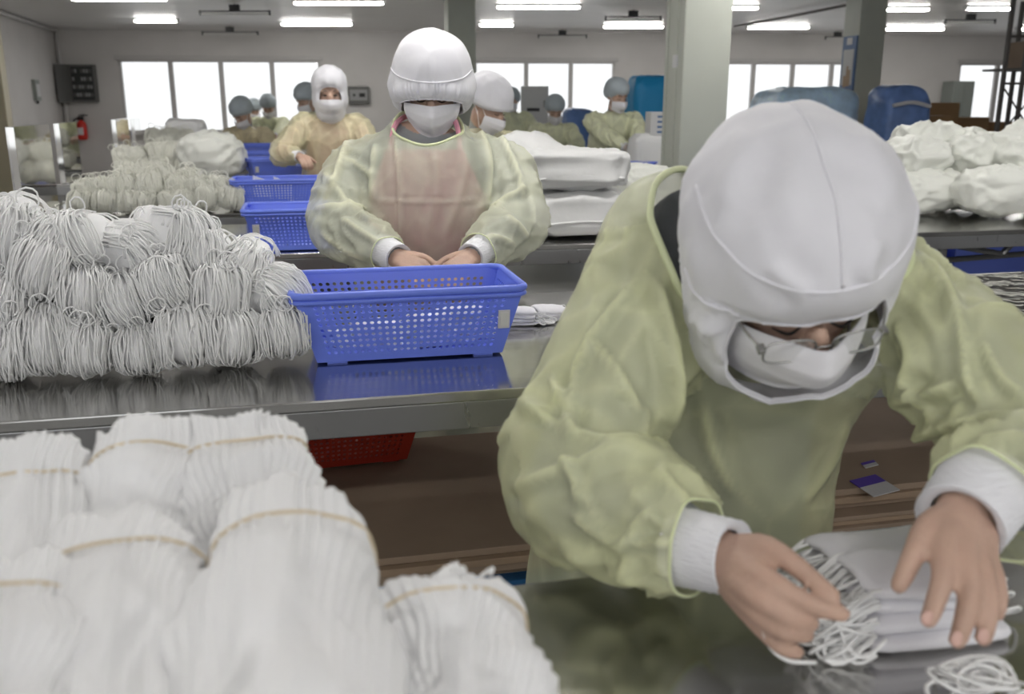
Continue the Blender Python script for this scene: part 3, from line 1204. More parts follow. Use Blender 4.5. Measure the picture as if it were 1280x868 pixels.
def build_person(o, head, torso_sp, side, arms, legs, hands, inner, voxel, gown_sp, sleeves, gown_m, gown_voxel, seed, neck_cut=None, amp=(0.007, 0.006), skin_test=None, neck=None, extra_body=(), fold_lines=(), sleeve_cuts=(), dark_yoke=False, density=1.0):
    """One continuous body (skin and under-clothing) plus the gown over it."""
    parts = head_solid(head) + [torso(torso_sp, side)]
    parts.append(limb(neck, [0.058, 0.055, 0.054], 14, 8))
    for pts, rr in arms:
        parts.append(limb(pts, rr, 12, 18))
    for pts, rr in legs:
        parts.append(limb(pts, rr, 12, 14))
    parts += hands + list(extra_body)
    V, N, F = fuse(parts, voxel, 2)
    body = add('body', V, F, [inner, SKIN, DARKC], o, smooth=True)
    hc = head.w((0, -0.01, -0.02))

    def mi(c):
        i = np.zeros(len(c))
        d = np.linalg.norm(c - hc, axis=1)
        i[d < 0.128 * head.k] = 1
        for w0, w1 in skin_test:
            m = (np.linalg.norm(c - w1, axis=1) < 0.16) & (((c - w0) @ unit(w1 - w0)) > 0)
            i[m] = 1
        i[c[:, 2] < 0.62] = 2
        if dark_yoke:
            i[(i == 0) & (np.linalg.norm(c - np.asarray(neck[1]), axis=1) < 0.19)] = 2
        return i
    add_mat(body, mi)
    gp = [torso(gown_sp, side)]
    segs = []
    for pts, rr in sleeves:
        gp.append(limb(pts, rr, 16, 22))
        sp = spline(pts, 6)
        for i in range(5):
            segs.append((sp[i], sp[i + 1], float(np.mean(rr))))
    V, N, F = fuse(gp, gown_voxel, 6)
    V, W = wrinkle(V, N, segs, amp[0], amp[1], seed)
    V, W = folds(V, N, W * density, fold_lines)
    for c0, ax in sleeve_cuts:
        c0 = np.asarray(c0)
        ax = unit(ax)
        q = V - c0
        hgt = q @ ax
        rem = (hgt > 0) & (np.linalg.norm(q, axis=1) < 0.13)
        edge = {i for f in F if any(rem[i] for i in f) and not all(rem[i] for i in f) for i in f if not rem[i]}
        F = [f for f in F if not any(rem[i] for i in f)]
        e = np.array(sorted(edge), int)
        V[e] -= hgt[e][:, None] * ax
        used = sorted({i for f in F for i in f})
        mpx = {a: b for b, a in enumerate(used)}
        V, W = V[used], W[used]
        F = [tuple(mpx[i] for i in f) for f in F]
    if neck_cut is not None:
        c0, ax, rad, h0 = neck_cut
        c0 = np.asarray(c0)
        ax = unit(ax)
        q = V - c0
        hgt = q @ ax
        lat = np.linalg.norm(q - hgt[:, None] * ax, axis=1)
        rem = (lat < rad) & (hgt > h0)
        keep = [f for f in F if not any(rem[i] for i in f)]
        used = sorted({i for f in keep for i in f})
        mp = {a: b for b, a in enumerate(used)}
        V = V[used]
        W = W[used]
        F = [tuple(mp[i] for i in f) for f in keep]
    loops = bind_edges(V, F, None) if (neck_cut is not None or sleeve_cuts) else []
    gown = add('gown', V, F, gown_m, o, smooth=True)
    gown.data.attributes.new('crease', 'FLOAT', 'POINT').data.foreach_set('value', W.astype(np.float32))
    for i, P in enumerate(loops[:3]):
        add('neck_binding' if i == 0 and neck_cut is not None else 'sleeve_hem', *tube(P[::2], 0.0045 if i == 0 else 0.0018, 8, closed=True), HEMM, gown, smooth=True)
    return body, gown


UPZ = np.array([0, 0, 1.0])

# ---- the worker bent over the foreground table
fp = empty('person', (0.25, 1.22, 0), 'person in yellow-green gown, white hood and glasses bent over a mask bundle', 'person')
hd = Head(at_k(990, 322, 0.985), yaw=9, pitch=33, roll=-9, scale=0.965)
sR, sL = at_k(838, 345, 1.12), at_k(1122, 388, 1.10)
eR, eL = at_k(716, 606, 1.03), at_k(1318, 588, 0.94)
wR, wL = at_k(893, 690, 0.875), at_k(1206, 636, 0.845)
hR = [(953, 686), (989, 703), (1019, 729), (1039, 744)]
kk = 0.80


def chain(pts, ks, rad, extra=None):
    P = [at_k(x, y, k) for (x, y), k in zip(pts, ks)]
    return limb(P, rad, 12, 16)


HR = [
    chain([(905, 693), (935, 688), (958, 686), (990, 704), (1019, 728), (1040, 744)], [0.865, 0.845, 0.825, 0.805, 0.795, 0.785], [0.0190, 0.0158, 0.0125, 0.0099, 0.0088, 0.0073]),
    chain([(900, 692), (928, 708), (953, 722), (989, 743), (1023, 760), (1053, 768)], [0.865, 0.835, 0.800, 0.785, 0.780, 0.778], [0.0199, 0.0167, 0.0116, 0.0092, 0.0084, 0.0069]),
    chain([(900, 700), (922, 722), (942, 742), (976, 766), (998, 776), (1014, 779)], [0.865, 0.835, 0.800, 0.785, 0.785, 0.790], [0.0199, 0.0167, 0.0116, 0.0094, 0.0086, 0.0076]),
    chain([(900, 702), (920, 730), (940, 758), (972, 785), (992, 792), (1008, 794)], [0.865, 0.838, 0.808, 0.790, 0.790, 0.795], [0.0190, 0.0158, 0.0112, 0.0091, 0.0083, 0.0073]),
    chain([(900, 704), (920, 738), (944, 774), (970, 803), (984, 812), (996, 815)], [0.865, 0.842, 0.818, 0.800, 0.800, 0.803], [0.0181, 0.0150, 0.0103, 0.0082, 0.0076, 0.0069]),
]
HL = [
    chain([(1200, 645), (1180, 652), (1160, 662), (1145, 687), (1134, 712), (1124, 732)], [0.838, 0.828, 0.815, 0.800, 0.792, 0.788], [0.0190, 0.0167, 0.0133, 0.0102, 0.0090, 0.0076]),
    chain([(1196, 648), (1187, 664), (1180, 684), (1178, 723), (1169, 754), (1161, 775)], [0.835, 0.815, 0.795, 0.772, 0.764, 0.762], [0.0199, 0.0167, 0.0120, 0.0094, 0.0086, 0.0074]),
    chain([(1204, 648), (1203, 668), (1204, 690), (1212, 736), (1206, 774), (1197, 801)], [0.835, 0.815, 0.795, 0.770, 0.758, 0.757], [0.0199, 0.0167, 0.0120, 0.0096, 0.0088, 0.0076]),
    chain([(1212, 650), (1216, 672), (1222, 696), (1233, 736), (1235, 771), (1229, 798)], [0.837, 0.818, 0.800, 0.777, 0.764, 0.760], [0.0190, 0.0158, 0.0114, 0.0091, 0.0083, 0.0073]),
    chain([(1218, 652), (1227, 675), (1234, 700), (1246, 729), (1249, 750), (1246, 768)], [0.840, 0.822, 0.808, 0.792, 0.784, 0.780], [0.0181, 0.0150, 0.0103, 0.0082, 0.0076, 0.0069]),
]
pel = np.array([0.255, 1.24, 0.86])
nb = at_k(1000, 330, 1.13)
tsp = [((0.255, 1.25, 0.72), 0.16, 0.11), (pel, 0.165, 0.115), ((0.27, 1.215, 1.00), 0.15, 0.10), ((0.30, 1.155, 1.12), 0.165, 0.105), ((0.32, 1.10, 1.185), 0.15, 0.075), ((0.325, 1.06, 1.215), 0.07, 0.055)]
gsp = [((0.245, 1.26, 0.34), 0.245, 0.185), ((0.245, 1.25, 0.62), 0.225, 0.165), ((0.25, 1.235, 0.86), 0.205, 0.150), ((0.27, 1.205, 1.00), 0.195, 0.140), ((0.30, 1.150, 1.12), 0.205, 0.135), ((0.32, 1.10, 1.195), 0.185, 0.10), ((0.325, 1.07, 1.235), 0.12, 0.07)]
sideF = unit(sL - sR)
slR = [sR + np.array([0.05, 0.01, 0.01]), sR + np.array([-0.015, 0, -0.02]), (sR + eR) / 2 + np.array([-0.02, 0, -0.02]), eR + np.array([0.0, 0, 0.01]), (eR + wR) / 2 + np.array([0.01, 0, 0.0]), at_k(846, 682, 0.90), at_k(895, 692, 0.873)]
slL = [sL + np.array([-0.05, 0.01, 0.01]), sL + np.array([0.02, 0, -0.015]), (sL + eL) / 2 + np.array([0.012, 0, 0.0]), eL + np.array([0.01, 0, 0.0]), (eL + wL) / 2 + np.array([0.01, 0, 0.0]), at_k(1238, 604, 0.873), at_k(1212, 636, 0.848)]
FRONT_FOLDS = [
    ([(812, 330), (765, 388), (726, 445), (713, 505), (708, 560)], 0.007, 0.006),
    ([(815, 340), (832, 400), (842, 470), (838, 535)], 0.012, 0.009),
    ([(648, 500), (703, 534), (760, 552), (828, 556)], 0.010, 0.008),
    ([(705, 566), (716, 600), (724, 630)], 0.008, 0.006),
    ([(640, 612), (703, 586), (765, 566), (840, 575)], 0.010, 0.009),
    ([(820, 636), (795, 662), (774, 692)], 0.010, 0.007),
    ([(790, 684), (828, 678), (862, 688)], 0.008, 0.006),
    ([(716, 640), (748, 668), (782, 690)], 0.008, 0.007),
    ([(700, 680), (760, 715), (820, 725)], 0.009, 0.008),
    ([(820, 585), (850, 625), (880, 640)], 0.009, 0.008),
    ([(735, 420), (775, 470), (800, 520)], 0.006, 0.007),
    ([(690, 470), (715, 540)], 0.006, 0.006),
    ([(1137, 318), (1176, 350), (1200, 402), (1209, 470), (1226, 512)], 0.010, 0.008),
    ([(1112, 505), (1160, 492), (1203, 474)], 0.009, 0.007),
    ([(1130, 553), (1170, 538), (1210, 527), (1285, 520)], 0.010, 0.008),
    ([(1160, 580), (1200, 560), (1240, 548), (1290, 545)], 0.009, 0.007),
    ([(1150, 600), (1180, 575), (1220, 572)], 0.007, 0.006),
    ([(1120, 400), (1140, 450), (1118, 500)], 0.010, 0.008),
    ([(1225, 420), (1250, 470), (1285, 500)], 0.007, 0.007),
    ([(1060, 520), (1035, 580), (1000, 630)], 0.006, 0.010),
    ([(880, 500), (890, 560), (920, 620)], 0.006, 0.010),
]
FRONT_FOLDS = [(p, h * 1.35, w * 0.85) for p, h, w in FRONT_FOLDS]
bodyF, gownF = build_person(
    fp, hd, tsp, sideF,
    [([sR + np.array([0.05, 0, 0]), sR, (sR + eR) / 2, eR, (eR + wR) / 2, wR], [0.060, 0.058, 0.054, 0.052, 0.044, 0.026]), ([sL + np.array([-0.05, 0, 0]), sL, (sL + eL) / 2 + np.array([0.01, 0, 0]), eL, (eL + wL) / 2, wL], [0.060, 0.060, 0.052, 0.050, 0.042, 0.026])],
    [([(0.17, 1.25, 0.80), (0.165, 1.22, 0.45), (0.165, 1.26, 0.09)], [0.085, 0.06, 0.042]), ([(0.34, 1.25, 0.80), (0.345, 1.24, 0.45), (0.345, 1.28, 0.09)], [0.085, 0.06, 0.042]),
     ([(0.165, 1.29, 0.045), (0.160, 1.18, 0.04), (0.158, 1.10, 0.036)], [0.042, 0.044, 0.035]), ([(0.345, 1.31, 0.045), (0.350, 1.20, 0.04), (0.352, 1.12, 0.036)], [0.042, 0.044, 0.035])],
    HR + HL, GREYC, 0.0034, gsp,
    [(slR, [0.080, 0.088, 0.085, 0.086, 0.072, 0.050, 0.042]), (slL, [0.075, 0.082, 0.082, 0.086, 0.075, 0.053, 0.046])],
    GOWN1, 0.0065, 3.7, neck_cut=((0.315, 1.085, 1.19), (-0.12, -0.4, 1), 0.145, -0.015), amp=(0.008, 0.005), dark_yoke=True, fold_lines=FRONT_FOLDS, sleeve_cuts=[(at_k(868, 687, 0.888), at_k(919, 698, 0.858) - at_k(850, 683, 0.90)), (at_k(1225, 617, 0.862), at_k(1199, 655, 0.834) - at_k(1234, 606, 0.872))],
    skin_test=[(wR, at_k(960, 735, 0.82)), (wL, at_k(1200, 710, 0.79))], neck=[(0.325, 1.10, 1.17), (0.322, 1.06, 1.20), hd.w((0, 0.02, -0.07))])

# finger nails of the flat hand
for (x, y), k, (dx, dy) in (((1159, 777), 0.752, (-0.3, 1)), ((1196, 803), 0.747, (-0.2, 1)), ((1229, 800), 0.751, (-0.1, 1))):
    c = at_k(x, y - 4, k + 0.001)
    t = unit(at_k(x + dx * 10, y + dy * 10, k) - at_k(x, y, k))
    s = unit(np.cross(t, CF))
    R = np.array([s, t, np.cross(s, t)])
    v, f = ellipsoid(c, (0.0052, 0.0068, 0.0016), R, 12, 8)
    add('finger_nail', v, f, NAIL, bodyF, smooth=True)
cuff(at_k(850, 683, 0.90), at_k(919, 698, 0.858), 0.036, fp)
cuff(at_k(1234, 606, 0.872), at_k(1199, 655, 0.834), 0.041, fp)

ELF = [((0, 0.020, 0.042), (0.118, 0.132, 0.112)), ((0, -0.012, -0.050), (0.104, 0.108, 0.100)), ((0, 0.035, -0.095), (0.098, 0.085, 0.090)), ((0, -0.022, -0.100), (0.098, 0.082, 0.056))]


def openF(p):
    c, s = math.cos(p), math.sin(p)
    up = 0.25
    dn = 0.75
    sd = 0.86
    r = up if s > 0 else dn
    n = 2.6
    return 1.0 / ((abs(c) / sd) ** n + (abs(s) / r) ** n) ** (1 / n)


def wrF(t, p, x):
    a = 0.005 * crease((x[0] * 11 + 2, x[1] * 11, x[2] * 7), 0.5) * min(1, t * 3)
    a += 0.0016 * ridge((x[0] * 30, x[1] * 30, x[2] * 12))
    if x[2] < 0.0:
        a += 0.010 * nz((x[0] * 16, x[1] * 16 + 3, x[2] * 8)) * min(1, -x[2] * 25)
        a += 0.004 * crease((x[0] * 20 + 2, x[1] * 20, x[2] * 12), 0.4)
    a -= 0.016 * math.exp(-t / 0.16) * max(0, math.sin(p) * 0.7 + 0.55)
    return a


V, F, rim = shell(hd, ELF, (0, -1, -0.26), openF, 132, 76, wrF)
HOOD_FOLDS = [
    ([(908, 412), (880, 404), (856, 398)], 0.004, 0.006), ([(862, 300), (878, 360), (905, 402)], 0.003, 0.008), ([(935, 468), (900, 440), (880, 395)], 0.004, 0.007),
    ([(960, 330), (985, 352), (1010, 372)], 0.003, 0.007), ([(1100, 300), (1085, 335), (1090, 352)], 0.003, 0.007), ([(905, 455), (925, 478), (960, 486)], 0.004, 0.006),
    ([(1000, 480), (1040, 470), (1075, 452)], 0.003, 0.006), ([(935, 165), (915, 215), (905, 260)], 0.003, 0.010), ([(1075, 165), (1105, 210), (1118, 260)], 0.003, 0.010),
    ([(1010, 160), (990, 230), (985, 290)], 0.002, 0.012), ([(868, 420), (875, 450), (895, 478)], 0.003, 0.007)]
V, _ = folds(V, (V - hd.c) / np.linalg.norm(V - hd.c, axis=1)[:, None], np.zeros(len(V)), [(p, h * 1.9, w * 1.1) for p, h, w in HOOD_FOLDS])
hoodF = add('hood', V, F, HOODM, fp, smooth=True)
tag(hoodF, 'white cloth hood with seams over the crown')
add('hood_edge', *tube(rim, 0.0018, 8, closed=True), HOODS, hoodF, smooth=True)


def seam(h, dirs, verts, parent, r=0.0019, n=30, m=HOODS):
    """Stitched seam lying on the hood cloth."""
    L = ((verts - h.c) @ h.R) / h.k
    rad = np.linalg.norm(L, axis=1)
    U = L / rad[:, None]
    P = []
    for d in spline(dirs, n):
        d = unit(d)
        c = U @ d
        i = np.argsort(-c)[:4]
        w = np.exp((c[i] - c[i[0]]) * 3000) + 1e-6
        P.append(d * (np.sum(rad[i] * w) / np.sum(w) + 0.0004))
    P = np.array(P)
    P[1:-1] = 0.5 * P[1:-1] + 0.25 * (P[2:] + P[:-2])
    add('seam', *tube(h.w(P), r, 6), m, parent, smooth=True)


VHF = V
seam(hd, [(0.00, 0.5, 1.0), (0.0, -0.1, 1.0), (0.0, -0.55, 0.78), (0.01, -0.80, 0.45)], VHF, hoodF)
seam(hd, [(-0.85, 0.25, 0.75), (-0.80, -0.25, 0.62), (-0.52, -0.65, 0.48), (0.0, -0.80, 0.42), (0.52, -0.65, 0.48), (0.80, -0.25, 0.62), (0.85, 0.25, 0.75)], VHF, hoodF, n=50)
seam(hd, [(-1, 0.1, -0.05), (-0.9, -0.35, -0.02), (-0.75, -0.68, 0.0)], VHF, hoodF, 0.0018)
face_mask(hd, fp, w=0.088, ztop=-0.022, zbot=-0.122, bulge=0.006, loops=True, narrow=0.18)
eyes(hd, fp)
# spectacles
gl = []
gv = empty('tmp_g', (0, 0, 0), None, None)
bpy.data.objects.remove(gv)
GY = -0.112
for s in (-1, 1):
    a = np.linspace(0, 2 * np.pi, 28, endpoint=False)
    cx = np.sign(np.cos(a)) * np.abs(np.cos(a)) ** 0.6 * 0.0275
    cz = np.sign(np.sin(a)) * np.abs(np.sin(a)) ** 0.6 * 0.0165
    P = np.stack([s * 0.036 + cx, np.full(28, GY) + 0.25 * np.abs(cx + (s * 0.036)) * 0.2, -0.027 + cz], 1)
    gl.append(tube(hd.w(P), 0.0013, 6, closed=True))
gl.append(tube(hd.w(spline([(-0.010, GY, -0.024), (0, GY - 0.004, -0.020), (0.010, GY, -0.024)], 8)), 0.0012, 6))
glasses = add('glasses', *merge(gl), WIREM, fp, smooth=True)
tag(glasses, 'thin metal wire glasses')
for s in (-1, 1):
    a = np.linspace(0, 2 * np.pi, 24, endpoint=False)
    P = np.stack([s * 0.036 + np.sign(np.cos(a)) * np.abs(np.cos(a)) ** 0.6 * 0.027, np.full(24, GY), -0.027 + np.sign(np.sin(a)) * np.abs(np.sin(a)) ** 0.6 * 0.016], 1)
    P2 = P + np.array([0, 0.0012, 0])
    v = np.concatenate([P, P2])
    f = [tuple(range(24)), tuple(range(24, 48))[::-1]] + [(k, 24 + k, 24 + (k + 1) % 24, (k + 1) % 24) for k in range(24)]
    add('lens', hd.w(v), f, LENSM, glasses)
    add('temple', *tube(hd.w(spline([(s * 0.0635, GY + 0.003, -0.022), (s * 0.078, GY + 0.04, -0.016), (s * 0.082, GY + 0.11, -0.014)], 8)), 0.0014, 6), WIREM, glasses)
    add('hinge', *bbox(hd.w((s * 0.066, GY + 0.006, -0.021)), 0.004, 0.005, 0.003, hd.R.T, 0.001), WIREM, glasses)

# ---- the middle worker in the pink apron
mp_ = empty('person', (-0.25, 2.76, 0), 'person in pale see-through gown and pink apron behind the blue basket', 'person')
hm = Head(at_k(540, 106, 2.68), yaw=3, pitch=17, roll=1, scale=1.0)
sR, sL = at_k(460, 205, 2.78), at_k(618, 205, 2.78)
eR, eL = at_k(424, 284, 2.66), at_k(644, 282, 2.66)
wR, wL = at_k(496, 322, 2.44), at_k(590, 320, 2.44)
HM = []
for w, tgt, s in ((wR, at_k(532, 345, 2.36), 1), (wL, at_k(563, 345, 2.36), -1)):
    fw = unit(tgt - w)
    sd = unit(np.cross(fw, UPZ)) * -1 * s
    sd = unit(np.array([s, -0.25, 0.1]) - fw * np.dot(fw, [s, -0.25, 0.1]))
    HM += hand_chains(w, fw, sd, unit(np.cross(sd, fw) * (1 if np.cross(sd, fw)[2] > 0 else -1)), s, 0.6)
bx = -0.25
MID_FOLDS = [
    ([(490, 150), (495, 183), (500, 244), (501, 300)], 0.008, 0.006, 0.5),
    ([(428, 197), (447, 206), (468, 222)], 0.010, 0.008),
    ([(394, 262), (428, 258), (463, 264)], 0.014, 0.011),
    ([(425, 270), (452, 290), (482, 308)], 0.012, 0.009),
    ([(470, 180), (466, 215), (466, 252)], 0.013, 0.010),
    ([(405, 215), (425, 240), (440, 262)], 0.010, 0.009),
    ([(400, 290), (430, 312), (460, 325)], 0.010, 0.008),
    ([(598, 155), (611, 200), (610, 262)], 0.013, 0.010),
    ([(612, 262), (636, 246), (660, 234)], 0.013, 0.010),
    ([(630, 268), (648, 282), (660, 298)], 0.010, 0.009),
    ([(466, 250), (540, 253), (612, 248)], 0.004, 0.004, 0.3),
    ([(590, 300), (618, 296), (645, 306)], 0.010, 0.008),
    ([(640, 190), (650, 225), (655, 250)], 0.009, 0.008),
    ([(540, 185), (545, 230), (535, 300)], 0.008, 0.012, 0.15),
    ([(585, 190), (575, 240), (555, 300)], 0.008, 0.012, 0.2),
    ([(440, 160), (425, 200), (412, 240)], 0.009, 0.008),
    ([(612, 145), (632, 180), (645, 215)], 0.009, 0.008),
]
tsp = [((bx, 2.80, 0.75), 0.16, 0.11), ((bx, 2.80, 0.88), 0.165, 0.115), ((bx, 2.79, 1.02), 0.15, 0.11), ((bx, 2.80, 1.15), 0.17, 0.115), ((bx, 2.82, 1.25), 0.15, 0.08), ((bx + 0.005, 2.825, 1.29), 0.065, 0.055)]
gsp = [((bx, 2.80, 0.35), 0.25, 0.19), ((bx, 2.80, 0.62), 0.24, 0.175), ((bx, 2.79, 0.90), 0.225, 0.165), ((bx, 2.77, 1.05), 0.22, 0.16), ((bx, 2.79, 1.17), 0.215, 0.15), ((bx, 2.82, 1.245), 0.15, 0.10), ((bx + 0.005, 2.835, 1.32), 0.085, 0.065)]
build_person(
    mp_, hm, tsp, np.array([1.0, 0, 0]),
    [([sR + np.array([0.07, 0, 0.02]), sR, (sR + eR) / 2, eR, (eR + wR) / 2, wR], [0.062, 0.064, 0.058, 0.056, 0.048, 0.026]), ([sL - np.array([0.07, 0, -0.02]), sL, (sL + eL) / 2, eL, (eL + wL) / 2, wL], [0.062, 0.064, 0.058, 0.056, 0.048, 0.026])],
    [([(bx - 0.085, 2.80, 0.82), (bx - 0.09, 2.79, 0.45), (bx - 0.09, 2.82, 0.09)], [0.085, 0.06, 0.042]), ([(bx + 0.085, 2.80, 0.82), (bx + 0.09, 2.79, 0.45), (bx + 0.09, 2.82, 0.09)], [0.085, 0.06, 0.042]),
     ([(bx - 0.09, 2.85, 0.045), (bx - 0.095, 2.74, 0.04), (bx - 0.10, 2.66, 0.036)], [0.042, 0.044, 0.035]), ([(bx + 0.09, 2.85, 0.045), (bx + 0.095, 2.74, 0.04), (bx + 0.10, 2.66, 0.036)], [0.042, 0.044, 0.035])],
    HM, GREYC, 0.0055, gsp,
    [([sR + np.array([0.07, 0, 0.01]), sR + np.array([-0.02, 0, -0.01]), (sR + eR) / 2 + np.array([-0.025, 0, 0]), eR + np.array([-0.01, 0, 0]), (eR + wR) / 2, wR + unit(eR - wR) * 0.06, wR], [0.080, 0.090, 0.088, 0.086, 0.072, 0.054, 0.050]),
     ([sL - np.array([0.07, 0, -0.01]), sL + np.array([0.02, 0, -0.01]), (sL + eL) / 2 + np.array([0.025, 0, 0]), eL + np.array([0.01, 0, 0]), (eL + wL) / 2, wL + unit(eL - wL) * 0.06, wL], [0.080, 0.090, 0.088, 0.086, 0.072, 0.056, 0.052])],
    GOWN2, 0.0085, 9.1, neck_cut=((bx + 0.005, 2.775, 1.25), (0, -0.45, 1), 0.10, 0.0), amp=(0.009, 0.006), density=0.45, fold_lines=MID_FOLDS, sleeve_cuts=[(wR + unit(eR - wR) * 0.045, wR - eR), (wL + unit(eL - wL) * 0.040, wL - eL)],
    skin_test=[(wR, at_k(515, 335, 2.40)), (wL, at_k(575, 335, 2.40))], neck=[(bx, 2.82, 1.24), (bx, 2.81, 1.30), hm.w((0, 0.02, -0.08))])
cuff(wR + unit(eR - wR) * 0.07, wR + unit(wR - eR) * 0.012, 0.040, mp_)
cuff(wL + unit(eL - wL) * 0.065, wL + unit(wL - eL) * 0.012, 0.038, mp_)
# apron bib: curved sheet in front of the chest, under the gown
V, F = [], []
na, nz_ = 24, 24
for j in range(nz_ + 1):
    z = 0.62 + (1.225 - 0.62) * j / nz_
    hw = 0.175 if z < 1.08 else 0.175 - (z - 1.08) * 0.45
    for i in range(na + 1):
        s = -1 + 2 * i / na
        V.append((bx + hw * s, 2.80 - 0.128 * math.sqrt(max(0, 1 - (hw * s / 0.21) ** 2)) - 0.01 + 0.006 * ridge((s * 2.5, z * 4, 2)), z))
for j in range(nz_):
    for i in range(na):
        a = j * (na + 1) + i
        F.append((a, a + 1, a + na + 2, a + na + 1))
ap = add('apron', V, F, PINKC, mp_, smooth=True)
tag(ap, 'pink apron seen through the gown')
for s in (-1, 1):
    add('apron_strap', *tube(spline([(bx + s * 0.10, 2.71, 1.22), (bx + s * 0.09, 2.75, 1.29), (bx + s * 0.06, 2.85, 1.32)], 8), 0.008, 6), PINKC, ap)

ELM = [((0, 0.018, 0.052), (0.108, 0.120, 0.098)), ((0, 0.004, -0.005), (0.124, 0.122, 0.075)), ((0, 0.045, -0.050), (0.112, 0.080, 0.080))]


def openM(p):
    return 1.05 - 0.10 * max(0, math.sin(p)) ** 2 + 0.10 * max(0, -math.sin(p)) - 0.05 * math.cos(p) ** 2


def wrM(t, p, x):
    a = 0.004 * crease((x[0] * 12, x[1] * 12, x[2] * 7), 0.5) * min(1, t * 2)
    if t < 0.42:
        env = math.sin(math.pi * t / 0.42)
        a += (0.0036 * math.sin(p * 44 + 3.5 * math.sin(p * 9)) + 0.0014 * math.sin(p * 83 + 2 * math.sin(p * 5))) * env * (0.5 + abs(nz((p * 3, 1, 2)))) + 0.003 * env
    a -= 0.006 * math.exp(-t / 0.05) - 0.0015 * math.sin(p * 38 + 2.5 * math.sin(p * 9)) * math.exp(-t / 0.1)
    return a


V, F, rim = shell(hm, ELM, (0, -0.52, -0.85), openM, 240, 44, wrM)
VHM = V
hoodM = add('hood', V, F, HOODM, mp_, smooth=True)
tag(hoodM, 'white hood with gathered brim')
add('hood_edge', *tube(rim, 0.003, 6, closed=True), HOODS, hoodM, smooth=True)
seam(hm, [(-1.0, 0.0, 0.40), (-0.75, -0.7, 0.36), (0, -1, 0.33), (0.75, -0.7, 0.36), (1.0, 0.0, 0.40)], VHM, hoodM, 0.002, 40)
face_mask(hm, mp_, w=0.090, ztop=-0.026, zbot=-0.098, point=0.036, narrow=0.26, bulge=0.008)
eyes(hm, mp_)


